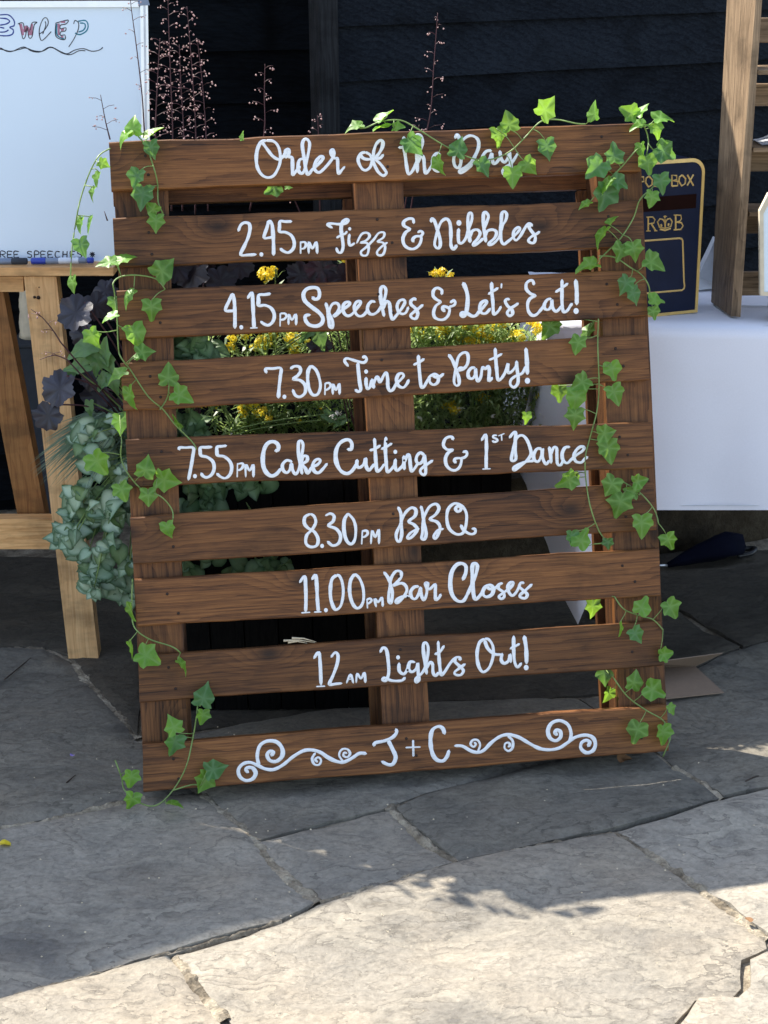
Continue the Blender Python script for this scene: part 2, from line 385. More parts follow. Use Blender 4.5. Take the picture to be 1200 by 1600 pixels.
def mortar():
    M = Mat('mortar', 0.95, 0.2); v = M.coord(rand=False)
    a = M.noise(v, 14, 8, 0.7); b = M.noise(v, 160, 4, 0.7)
    c = M.ramp(a, [(0.30, (0.06,0.048,0.034)), (0.46, (0.24,0.20,0.145)), (0.62, (0.46,0.40,0.30))])
    c = M.mix(0.6, c, M.ramp(b, [(0.35, (0.5,)*3), (0.65, (1.15,)*3)]), 'MULTIPLY')
    M.base(c); M.bump(M.math('ADD', a, M.math('MULTIPLY', b, 0.3)), 1.0, 0.012); return M.m
MT['mortar'] = mortar()
def rubble():
    M = Mat('rubble_plinth', 0.95, 0.2); v = M.coord(rand=False)
    a = M.noise(v, 9, 8, 0.7); c = M.ramp(a, [(0.3, (0.012,0.010,0.007)), (0.55, (0.05,0.038,0.024)), (0.75, (0.10,0.085,0.06))])
    M.base(c); M.bump(a, 1.0, 0.03); return M.m
MT['rubble'] = rubble()
MT['brick'] = plain('red_brick', (0.24,0.085,0.05), 0.85, var=0.2, scale=30, bump=0.5)

# ================================================================= GROUND
SL = [
 ('-150,1010 70,1012 112,1030 160,1088 215,1150 318,1238 225,1243 110,1270 0,1293 -150,1325', .9),
 ('318,1238 400,1312 440,1362 495,1408 440,1435 300,1475 150,1519 0,1558 -150,1600 -150,1325 0,1293 110,1270 225,1243', 1),
 ('400,1312 600,1260 615,1262 665,1310 715,1345 600,1378 495,1408 440,1362', 1),
 ('318,1238 400,1312 605,1261 665,1240 800,1203 1000,1150 900,1085 600,1095 420,1120 215,1150', 1),
 ('615,1262 665,1240 800,1203 1000,1150 1055,1195 1105,1225 1130,1246 1105,1252 1050,1272 960,1297 900,1305 800,1327 715,1345 665,1310', 1),
 ('1000,1150 1055,1195 1105,1225 1130,1246 1200,1230 1350,1195 1350,1030 1200,1000 1140,1015 1060,1050 960,1080 900,1085', 1),
 ('270,1490 440,1435 495,1408 600,1378 715,1345 800,1327 900,1305 960,1297 1050,1355 1080,1375 1150,1425 1200,1463 1202,1482 1165,1500 1165,1540 1150,1555 1090,1560 1060,1600 1000,1680 420,1680 350,1590 310,1535', 1),
 ('960,1297 1050,1272 1105,1252 1130,1246 1200,1230 1350,1195 1350,1560 1200,1463 1150,1425 1080,1375 1050,1355', 1),
 ('1202,1482 1350,1560 1350,1680 1000,1680 1060,1600 1090,1560 1150,1555 1165,1540 1165,1500', 1),
 ('-150,1600 0,1558 150,1519 300,1475 270,1490 310,1535 350,1590 420,1680 -150,1680', 1),
 ('-150,870 160,870 240,1000 215,1150 160,1088 112,1030 70,1012 -150,1010', 1),
 ('160,870 560,860 640,960 600,1095 420,1120 215,1150 240,1000', 1),
 ('560,860 900,860 1060,950 1160,1010 1060,1050 960,1080 900,1085 600,1095 640,960', 1),
 ('900,860 1350,850 1350,1030 1200,1000 1160,1010 1060,950', 1),
]
def inset(poly, d):
    n = len(poly); out = []
    area = sum(poly[i].x*poly[(i+1)%n].y - poly[(i+1)%n].x*poly[i].y for i in range(n))
    if area < 0: poly = poly[::-1]
    for i in range(n):
        a, b, c = poly[i-1], poly[i], poly[(i+1)%n]
        e1 = (b-a).normalized(); e2 = (c-b).normalized()
        n1 = Vector((-e1.y, e1.x)); n2 = Vector((-e2.y, e2.x)); m = n1 + n2
        if m.length < 0.25: m = n1
        m.normalize(); k = d/max(0.45, m.dot(n1)); out.append(b + m*k)
    return out
def organic(poly, step=0.02, amp=0.006, seed=0.0):
    out = []; n = len(poly)
    for i in range(n):
        a, b = poly[i], poly[(i+1)%n]; L = (b-a).length; k = max(1, int(L/step))
        e = (b-a)/max(L, 1e-6); nn = Vector((-e.y, e.x))
        for j in range(k):
            q = a + (b-a)*j/k
            h = noise.noise(Vector((q.x*14+seed, q.y*14, 3.3)))*amp + noise.noise(Vector((q.x*50, q.y*50+seed, 1.3)))*amp*0.4
            out.append(q + nn*h)
    return out
def inside(p, poly):
    r = False; n = len(poly); j = n-1
    for i in range(n):
        a, b = poly[i], poly[j]
        if (a.y > p.y) != (b.y > p.y) and p.x < (b.x-a.x)*(p.y-a.y)/(b.y-a.y)+a.x: r = not r
        j = i
    return r
def edist(p, poly):
    best = 9.0; n = len(poly)
    for i in range(n):
        a = poly[i-1]; b = poly[i]; ab = b-a; t = max(0, min(1, (p-a).dot(ab)/max(ab.length_squared, 1e-9)))
        best = min(best, (p-a-ab*t).length)
    return best
def relief(x, y, s):
    c, sn = math.cos(R(-30)), math.sin(R(-30)); u, v = x*c-y*sn, x*sn+y*c
    h = noise.fractal(Vector((u*2.2+s, v*5.0, s)), 1.0, 2.1, 4)
    st = math.floor(h*5)/5; k = h*5-math.floor(h*5)
    return (st + min(1, k*3.2)/5)*0.011
paving = empty('paving'); paving['kind'] = 'structure'
def slab(poly, seed, fine=True, gap=0.0055, base=0.0, mat='stone'):
    p = organic(inset(poly, gap), 0.02 if fine else 0.08, 0.0045, seed)
    inner = None; pts = list(p); nb = len(p)
    step = 0.017 if fine else 0.15
    xs = [q.x for q in p]; ys = [q.y for q in p]
    y = min(ys)
    while y < max(ys):
        x = min(xs)
        while x < max(xs):
            q = Vector((x + random.uniform(-.3,.3)*step, y + random.uniform(-.3,.3)*step))
            if inside(q, p) and edist(q, p) > step*0.45: pts.append(q)
            x += step
        y += step
    vo, ed, fa, *_ = delaunay_2d_cdt([Vector((q.x, q.y)) for q in pts], [], [list(range(nb))], 1, 1e-6)
    tilt = Vector((random.uniform(-.0025,.0025), random.uniform(-.0025,.0025)))
    mb = MB(); top = []
    for q in vo:
        d = edist(q, p) if fine else 1.0
        edge = -0.004*math.exp(-d/0.006) if fine else -0.0
        z = base + relief(q.x, q.y, seed)*(1 if fine else 0.4) + edge + tilt.dot(q)*0.5
        top.append((q.x, q.y, z))
    mb.add(top, [tuple(f) for f in fa], True)
    loop = p; k = len(loop)
    zt = [base + relief(q.x, q.y, seed)*(1 if fine else .4) - (0.004 if fine else 0) + tilt.dot(q)*0.5 for q in loop]
    mb.add([(q.x, q.y, zt[i]) for i, q in enumerate(loop)] + [(q.x, q.y, -0.05) for q in loop], [(i, (i+1)%k, k+(i+1)%k, k+i) for i in range(k)])
    return mb.build('paving_slab', MT[mat], paving)
traced = []
for i, (s, _) in enumerate(SL):
    poly = [Vector(gz(x, y)[:2]) for x, y in parse(s)]
    traced.append(poly); slab(poly, 3.7*i+1.3, mat={1:'stone_shade_light', 2:'stone_shade_light', 3:'stone_shade_mid', 4:'stone_shade_mid', 5:'stone_shade_mid', 0:'stone_shade_mid', 10:'stone_shade_deep', 11:'stone_shade_deep', 12:'stone_shade_deep', 13:'stone_shade_deep'}.get(i, 'stone'))
hx0 = min(q.x for t in traced for q in t); hx1 = max(q.x for t in traced for q in t)
hull = [Vector(gz(x, y)[:2]) for x, y in ((-150, 865), (1350, 848), (1350, 1680), (-150, 1680))]
# the same paving carried on round the traced stones
rot = Matrix.Rotation(R(24), 2)
for i in range(-9, 9):
    yy = i*0.62; x = -6.5 + (i % 3)*0.25
    while x < 6.5:
        L = random.choice((0.55, 0.75, 0.95))
        cs = [Vector((x, yy)), Vector((x+L, yy)), Vector((x+L, yy+0.6)), Vector((x, yy+0.6))]
        cs = [rot @ q + Vector((0.3, 3.0)) for q in cs]; x += L + 0.02
        pr = [cs[k].lerp(cs[(k+1)%4], t/4) for k in range(4) for t in range(4)] + [sum(cs, Vector((0,0)))/4]
        if any(inside(q, hull) or edist(q, hull) < 0.005 for q in pr) or any(inside(h, cs) for h in hull): continue
        if max(q.y for q in cs) > 4.7 or min(q.y for q in cs) < -2.5: continue
        slab(cs, random.uniform(0, 50), fine=False, gap=0.004, base=-0.001, mat='stone_shade_deep' if cs[0].y > 3.9 else 'stone')
mb = MB(); mb.add([(-60,-60,-0.012),(60,-60,-0.012),(60,60,-0.012),(-60,60,-0.012)], [(0,1,2,3)]); g = mb.build('ground', MT['mortar']); g['kind'] = 'structure'
# raised mortar worms pressed into the wider joints
def mortar_strip(s, wd, seed):
    pts = smooth([gz(x, y) for x, y in parse(s)], 6); mb = MB(); vs = []; fs = []
    P = [pts[0]]
    for a_, c_ in zip(pts, pts[1:]):
        k_ = max(1, int((c_-a_).length/0.006)); P += [a_.lerp(c_, j/k_) for j in range(1, k_+1)]
    pts = P; m_ = 9
    for i, q in enumerate(pts):
        t = (pts[min(i+2, len(pts)-1)] - pts[max(i-2, 0)]).normalized(); n = Vector((-t.y, t.x, 0))
        for k in range(m_):
            o = -1 + 2*k/(m_-1)
            p = q + n*(wd*1.35*o) + n*noise.noise(Vector((q.x*45, q.y*45, seed)))*wd*.5
            z = -0.0115 + 0.0085*(1-o*o) + noise.fractal(Vector((p.x*55, p.y*55, seed)), 1.0, 2.0, 4)*0.006 + 0.004*noise.noise(Vector((p.x*9, p.y*9, seed)))
            vs.append(Vector((p.x, p.y, min(z, 0.0045))))
    for i in range(len(pts)-1):
        for k in range(m_-1): fs.append((i*m_+k, i*m_+k+1, (i+1)*m_+k+1, (i+1)*m_+k))
    mb.add(vs, fs, False); o = mb.build('mortar_joint', MT['mortar'], paving)
for s, wd in (('0,1012 70,1012 112,1030 160,1088 215,1150', .016), ('0,1293 110,1270 225,1243', .009), ('318,1238 400,1312 440,1362 495,1408', .014),
              ('600,1260 665,1240', .008), ('615,1262 665,1310 715,1345', .009), ('960,1297 1050,1355 1080,1375 1150,1425 1200,1463', .015),
              ('1055,1195 1105,1225 1130,1246', .010), ('280,1487 310,1535 350,1590', .012), ('500,1408 600,1378 715,1346 800,1327 960,1297', .007), ('0,1558 150,1519 300,1475 440,1435', .004)):
    mortar_strip(s, wd, wd*999)

# ================================================================= BUILDINGS
# barn on the right: wall runs away to the right
WA = R(26); e = Vector((math.cos(WA), math.sin(WA), 0)); wn = Vector((math.sin(WA), -math.cos(WA), 0))
BACK = 0.33; pw = gz(1060, 862); W0 = Vector((pw.x, pw.y, 0)) - wn*BACK
Wc = gpl(497, 100, W0, wn)                       # where the corner post stands
Wc = Vector((Wc.x, Wc.y, 0)); sC = (Wc - W0).dot(e)
def wallpt(s, z, out=0.0): return W0 + e*s + Vector((0, 0, z)) + wn*out
EAVE = 2.10
barn = thing('barn', tuple(Wc), 'black weatherboarded barn wall with overlapping boards and a grey corner post', 'barn')
zb = [gpl(880, y, W0, wn).z for y in (27, 109, 187)]
pitch_b = (zb[0]-zb[2])/2
k = 0; z = zb[0]
while z - pitch_b > 0.30: z -= pitch_b
while z < EAVE + 0.02:
    top = min(z + pitch_b + 0.012, EAVE+0.03)
    s0, s1 = sC + 0.036, 4.2
    mb = MB(); segs = 30; vs = []
    for i in range(segs+1):
        s = s0 + (s1-s0)*i/segs; j = noise.noise(Vector((s*3, z*7, 0)))*0.0035
        vs += [wallpt(s, z + j, 0.028), wallpt(s, z + j, 0.010), wallpt(s, top, 0.004), wallpt(s, top, 0.010)]
    fs = []
    for i in range(segs):
        a = i*4; fs += [(a, a+4, a+5, a+1), (a+1, a+5, a+6, a+2), (a+3, a+7, a+4, a), (a+2, a+6, a+7, a+3)]
    mb.add(vs, fs + [(0,1,2,3), (segs*4+3, segs*4+2, segs*4+1, segs*4)])
    o = mb.build('cladding_board', MT['black_x'], barn); z += pitch_b
mb = MB(); mb.hexa([wallpt(sC+.03, -.02, -.002), wallpt(4.2, -.02, -.002), wallpt(4.2, EAVE-.01, -.002), wallpt(sC+.03, EAVE-.01, -.002)],
                   [wallpt(sC+.09, -.02, -.12), wallpt(4.2, -.02, -.12), wallpt(4.2, EAVE-.01, -.12), wallpt(sC+.09, EAVE-.01, -.12)]); mb.build('wall_core', MT['black_deep'], barn)
# rubble plinth at the foot
mb = MB(); n1, n2 = 90, 8; vs = []
for i in range(n1+1):
    s = sC+0.06 + (3.6-sC-0.06)*i/n1
    for j in range(n2+1):
        zz = -0.02 + 0.30*j/n2; vs.append(wallpt(s, zz, BACK + 0.02*noise.fractal(Vector((s*9, zz*9, 0)), 1, 2, 4)))
mb.add(vs, [(i*(n2+1)+j, (i+1)*(n2+1)+j, (i+1)*(n2+1)+j+1, i*(n2+1)+j+1) for i in range(n1) for j in range(n2)], True)
mb.add([wallpt(sC+.06, .28, BACK+.01), wallpt(3.6, .28, BACK+.01), wallpt(3.6, .285, 0), wallpt(sC+.06, .285, 0)], [(0,1,2,3)])
mb.add([wallpt(sC+.06, -.02, BACK+.01), wallpt(sC+.06, .28, BACK+.01), wallpt(sC+.06, .285, 0), wallpt(sC+.06, -.02, 0)], [(0,1,2,3)])
mb.build('plinth', MT['rubble'], barn)
mb = MB(); a = sC-0.012; b = sC+0.036
mb.hexa([wallpt(a, -.01, .036), wallpt(b, -.01, .036), wallpt(b, EAVE, .036), wallpt(a, EAVE, .036)], [wallpt(a, -.01, -.02), wallpt(b, -.01, -.02), wallpt(b, EAVE, -.02), wallpt(a, EAVE, -.02)])
mb.build('corner_post', MT['black_z'], barn)
# low barn roof behind the eave
up = -wn*2.2 + Vector((0, 0, 1.0)); th = Vector((0, 0, .05))
mb = MB(); A = wallpt(sC-.08, EAVE+.0, .03); B = wallpt(4.3, EAVE, .03)
mb.hexa([A, B, B+up, A+up], [A+th, B+th, B+up+th, A+up+th]); mb.build('roof', MT['slate'], barn)

# tall shed further back on the left
shed = thing('shed', (-1.5, 4.62, 0), 'very dark weatherboarded shed wall behind the white board', 'shed')
SY = 4.62; SH = 2.30; s_az = math.tan(R(7))
sx0, sx1 = -4.2, 0.30
z = 0.0
yl = [gy(330, y, SY).z for y in (54, 136)]; pb = abs(yl[0]-yl[1]); z = yl[0]
while z - pb > 0: z -= pb
z -= pb*0.3
def spt(x, z, out=0): return Vector((x, SY + (x+0.4)*s_az - out, z))
while z < SH:
    mb = MB(); t = min(z+pb+.012, SH)
    mb.hexa([spt(sx0, z, .03), spt(sx1, z, .03), spt(sx1, t, .012), spt(sx0, t, .012)], [spt(sx0, z, .012), spt(sx1, z, .012), spt(sx1, t, .004), spt(sx0, t, .004)])
    mb.build('cladding_board', MT['black_deep'], shed); z += pb
mb = MB(); mb.hexa([spt(sx0, -.02), spt(sx1, -.02), spt(sx1, SH), spt(sx0, SH)], [spt(sx0, -.02, -.15), spt(sx1, -.02, -.15), spt(sx1, SH, -.15), spt(sx0, SH, -.15)]); mb.build('wall_core', MT['black_deep'], shed)
mb = MB(); A = spt(sx0-.1, SH+.01, .04); B = spt(sx1+.05, SH+.01, .04); u2 = Vector((0, 2.4, .7))
mb.hexa([A, B, B+u2, A+u2], [A+th, B+th, B+u2+th, A+u2+th]); mb.build('roof', MT['slate'], shed)

# added unseen three-cornered shade sail off left; outline computed for the long shadow line
dH = -SUN / SUN.z     # travel per metre of drop (horizontal part), pointing along the light
def up_from(p, z): return Vector(p) + (-SUN)*((z - p[2])/(-SUN.z))
SZ = 2.45
a_ = gz(0, 1560); a2_ = gz(720, 1350)
_YW, _LN = 0.135333452, 0.289916981
def edge_shadow(t, off=0.0):        # where the upright left edge of the leaning sign throws its shadow
    wv_ = Vector((math.cos(_YW), math.sin(_YW), 0)); nv_ = Vector((-math.sin(_YW), math.cos(_YW), 0))
    u_ = Vector((0,0,1))*math.cos(_LN) + nv_*math.sin(_LN); q = Vector((0.0478, 2.8743, LIFT)) - wv_*(.503+off) + u_*t
    return q + SUN*(q.z/(-SUN.z))
g0, g1 = edge_shadow(.55, -.015), edge_shadow(1.0, -.020)
def cross2(p, d, q, e_): k_ = ((q.x-p.x)*e_.y - (q.y-p.y)*e_.x)/(d.x*e_.y - d.y*e_.x); return p + d*k_
b_ = cross2(a_, a2_-a_, g0, g1-g0); b_.z = 0; bl = g0 + (g0-g1)*1.0; bl.z = 0
caster_pts = []
P1 = up_from(b_, SZ); dirA = (up_from(a_, SZ) - P1).normalized(); dirB = (up_from(bl, SZ) - P1).normalized()
CASTERPAR = (P1, dirA, dirB)
sp = thing('shade_caster', (P1.x-1.5, P1.y, 0), 'added unseen cream triangular shade sail strung over the paving left of the sign', 'shade sail')
Q2 = P1 + dirA*3.6; Q3 = P1 + dirB*2.4
mb = MB(); vs = []; fs = []; n = 12; idx = {}
for i in range(n+1):
    for j in range(n+1-i):
        q = P1 + (Q2-P1)*i/n + (Q3-P1)*j/n
        idx[i, j] = len(vs); vs.append(q)
for i in range(n):
    for j in range(n-i):
        fs.append((idx[i,j], idx[i+1,j], idx[i,j+1]))
        if i+j < n-1: fs.append((idx[i+1,j], idx[i+1,j+1], idx[i,j+1]))
nv = len(vs); vs += [v + Vector((0,0,.004)) for v in vs]; fs += [tuple(nv+i for i in reversed(f)) for f in fs]
mb.add(vs, fs, True); mb.build('caster', MT['cream'], sp)
for q in (P1 + Vector((.0, .12, 0)), Q2 + Vector((-.1, -.05, 0)), Q3 + Vector((-.1, .1, 0))):
    if q is Q3: continue
    mb = MB(); mb.tube([(q.x-.25 if q.x > -2 else q.x, q.y+.25 if q.x > -2 else q.y, 0), (q.x-.25 if q.x > -2 else q.x, q.y+.25 if q.x > -2 else q.y, SZ+.1)], .03, 8)
    mb.build('caster_mast', MT['alu'], sp)

# ================================================================= THE PALLET SIGN
YAW, LEAN, PR = 0.135333452, 0.289916981, 0.00375221582
_w = Vector((math.cos(YAW), math.sin(YAW), 0)); _n = Vector((-math.sin(YAW), math.cos(YAW), 0))
_up = Vector((0,0,1))*math.cos(LEAN) + _n*math.sin(LEAN)
pw_ = math.cos(PR)*_w + math.sin(PR)*_up; pu_ = -math.sin(PR)*_w + math.cos(PR)*_up; pn_ = pw_.cross(pu_)
PO = Vector((0.0477941075, 2.87433072, LIFT))
PM = Matrix(((pw_.x, pu_.x, pn_.x, PO.x), (pw_.y, pu_.y, pn_.y, PO.y), (pw_.z, pu_.z, pn_.z, PO.z), (0,0,0,1)))
PMI = PM.inverted()
def pl(x, y, z=0.0): return PMI @ gpl(x, y, PO + pn_*z, pn_)
pallet = thing('pallet_sign', (0,0,0), 'brown stained wooden pallet leaning back, hand painted in white with the order of the day', 'pallet sign', mat=PM)
SLATS = [((170,222),(998,192),(1001,268),(174,298)), ((176,341),(1003,312),(1006,386),(180,417)), ((182,454),(1006,421),(1012,495),(187,530)),
         ((188,568),(1011,522),(1015,594),(193,643)), ((196,686),(1017,659),(1021,731),(201,761)), ((203,809),(1021,752),(1026,827),(208,883)),
         ((210,906),(1030,857),(1032,931),(215,979)), ((216,1024),(1033,970),(1036,1040),(218,1098)), ((223,1163),(1042,1102),(1045,1174),(224,1238))]
slat_obj = []
for k, cs in enumerate(SLATS):
    TL, TR, BR, BL = [pl(*c) for c in cs]
    n = 36; mb = MB(); vs = []; T = 0.023
    for i in range(n+1):
        t = i/n; a = TL.lerp(TR, t); b = BL.lerp(BR, t)
        ja = noise.noise(Vector((t*7, k*5.1, 0)))*0.0028 + noise.noise(Vector((t*30, k*5.1, 2)))*0.0010
        jb = noise.noise(Vector((t*6, k*5.1+40, 0)))*0.0030 + noise.noise(Vector((t*33, k*3.1, 7)))*0.0011
        bow = 0.0003*noise.noise(Vector((t*2, k, 9)))
        ax, ay, bx, by = a.x, a.y+ja, b.x, b.y+jb; c = 0.0022
        e1 = 0.0008*noise.noise(Vector((t*50, k, 1)))
        vs += [(ax, ay-c, bow), (ax, ay, bow-c-e1), (ax, ay, -T+c), (ax, ay-c, -T), (bx, by+c, -T), (bx, by, -T+c), (bx, by, bow-c+e1), (bx, by+c, bow),
               ((ax*2+bx)/3, (ay*2+by)/3, bow+.0004), ((ax+2*bx)/3, (ay+2*by)/3, bow+.0003)]
    order = [0,1,2,3,4,5,6,7,9,8]; fs = []
    for i in range(n):
        for j in range(10):
            p, q = order[j], order[(j+1) % 10]; fs.append((i*10+p, (i+1)*10+p, (i+1)*10+q, i*10+q))
    fs += [tuple(order), tuple(n*10+o for o in reversed(order))]
    mb.add(vs, fs); o = mb.build('slat', MT['stain_x'], pallet, local=True); slat_obj.append(o)
    # nails over the three uprights
    for (nx, ny) in ((.06,.3),(.07,.72),(.49,.25),(.51,.7),(.93,.32),(.945,.7)):
        p = TL.lerp(TR, nx).lerp(BL.lerp(BR, nx), ny + random.uniform(-.06,.06)); r = .0028
        nb_ = MB(); M = Matrix.Translation((p.x + random.uniform(-.008,.008), p.y, 0.0012))
        nb_.lathe([(r, -.002), (r, .0), (r*.6, .0006)], M, 8); nb_.build('nail', MT['nail'], pallet, local=True)
# uprights behind the slats (traced at their own depth)
T = 0.023; SZ0 = -T-0.0005
UP = [((175,222),(260,222),(296,1232),(226,1237)), ((551,215),(626,212),(674,1200),(601,1203)), ((929,200),(999,198),(1044,1172),(970,1176))]
ups = []
for (a, b, c, d) in UP:
    q = [pl(*v, SZ0) for v in (a, b, c, d)]
    q[0].y = q[1].y = 1.196; q[2].y = q[3].y = 0.004
    ups.append((0.5*(q[0].x+q[3].x), 0.5*(q[1].x+q[2].x)))
    mb = MB(); B = 0.021
    n = 20; vs = []
    for i in range(n+1):
        t = i/n; l = q[0].lerp(q[3], t); r = q[1].lerp(q[2], t); j = noise.noise(Vector((t*8, a[0], 0)))*.0015
        vs += [(l.x+j, l.y, SZ0), (r.x+j, r.y, SZ0), (r.x+j, r.y, SZ0-B), (l.x+j, l.y, SZ0-B)]
    fs = [(0,1,2,3), (n*4+3,n*4+2,n*4+1,n*4)] + [(i*4+s, (i+1)*4+s, (i+1)*4+(s+1)%4, i*4+(s+1)%4) for i in range(n) for s in range(4)]
    mb.add(vs, fs); mb.build('upright_board', MT['stain_y'], pallet, local=True)
    mb = MB(); vs = []
    for t in (0, 1):
        l, rr = (q[0], q[1]) if t == 0 else (q[3], q[2])
        vs += [(l.x+.004, l.y, SZ0-B-.001), (rr.x-.004, rr.y, SZ0-B-.001), (rr.x-.004, rr.y, SZ0-B-.074), (l.x+.004, l.y, SZ0-B-.074)]
    mb.add(vs, [(0,1,2,3),(7,6,5,4),(0,4,5,1),(1,5,6,2),(2,6,7,3),(3,7,4,0)]); mb.build('bearer', MT['stain_shade'], pallet, local=True)
    xl = q[0].lerp(q[3], .5).x
ZB = SZ0-0.021-0.075
for (a, b) in ups:
    mb = MB(); mb.box((a-.012 if a > -.4 else a+.002, .006, ZB-.018), (b-.002, 1.095, ZB), bev=.001); mb.build('back_board', MT['stain_y'], pallet, local=True)
for (y0, y1) in ((1.097,1.195),):
    mb = MB(); mb.box((ups[0][0], y0, ZB-.018), (ups[2][1], y1, ZB), bev=.001); mb.build('back_board', MT['stain_x'], pallet, local=True)

for (a, b) in ((ups[0][1], ups[1][0]), (ups[1][1], ups[2][0])):
    mb = MB(); mb.box((a-.002, .004, SZ0-.094), (b+.002, .022, SZ0-.002)); mb.build('end_board', MT['stain_shade'], pallet, local=True)  # unseen board added between the bearers to block a light leak
# ---- lettering: brush strokes traced from the sign, laid on each slat
def ribbon(mb, pts, width, z0=0.0004, hgt=0.0003, vary=True):
    """pts in pallet space (2D); a low domed stroke with round ends"""
    P = [Vector((p[0], p[1])) for p in pts]; n = len(P)
    if n == 1:
        c = P[0]; k = 10; vs = [(c.x, c.y, z0+hgt)] + [(c.x+width*.5*math.cos(2*math.pi*i/k), c.y+width*.55*math.sin(2*math.pi*i/k), z0-.0006) for i in range(k)]
        mb.add(vs, [(0, 1+i, 1+(i+1)%k) for i in range(k)], True); return
    vs = []; fs = []
    for i, p in enumerate(P):
        t = P[min(i+1, n-1)] - P[max(i-1, 0)]
        t = t.normalized() if t.length > 1e-9 else Vector((1, 0)); nn = Vector((-t.y, t.x))
        ww = width*0.5
        if vary: ww *= 0.86 + 0.26*abs(t.y)**2 if t.y < 0 else 0.84 + 0.10*abs(t.y)
        ww *= 1 + 0.26*noise.noise(Vector((p.x*70, p.y*70, 1))) + 0.10*noise.noise(Vector((p.x*260, p.y*260, 4)))
        d0 = min(i, n-1-i)
        if d0 == 0: ww *= 0.55
        h = hgt*(0.8 + 0.3*i/n)
        vs += [(p.x-nn.x*ww, p.y-nn.y*ww, z0-.0006), (p.x-nn.x*ww*.72, p.y-nn.y*ww*.72, z0+h*.8), (p.x+nn.x*ww*.72, p.y+nn.y*ww*.72, z0+h*.8), (p.x+nn.x*ww, p.y+nn.y*ww, z0-.0006)]
    for i in range(n-1):
        for k in range(3): fs.append((i*4+k, i*4+k+1, (i+1)*4+k+1, (i+1)*4+k))
    # round caps
    for (i, sg) in ((0, -1), (n-1, 1)):
        t = (P[min(i+1, n-1)] - P[max(i-1, 0)]).normalized()*sg; b = len(vs)
        r = width*0.28; vs.append((P[i].x+t.x*r, P[i].y+t.y*r, z0-.0006))
        o = i*4; fs += [(o, o+1, b), (o+1, o+2, b), (o+2, o+3, b)]
    mb.add(vs, fs, True)
def strokes(mb, ox, oy, s, lines, width, conv, **kw):
    for ln in lines:
        wd = width
        if ln[0] == '@':
            a, ln = ln[1:].split(' ', 1); wd = float(a)
        pts = [(ox+x/s, oy+y/s) for x, y in parse(ln)]
        q = [conv(x, y) for x, y in pts]
        if len(q) == 1: ribbon(mb, q, wd/830*1.25, **kw)
        else: ribbon(mb, smooth([Vector((a.x, a.y, 0)) for a in q], 5), wd/830, **kw)
W_ = 4.95; S_ = '@3.9 '
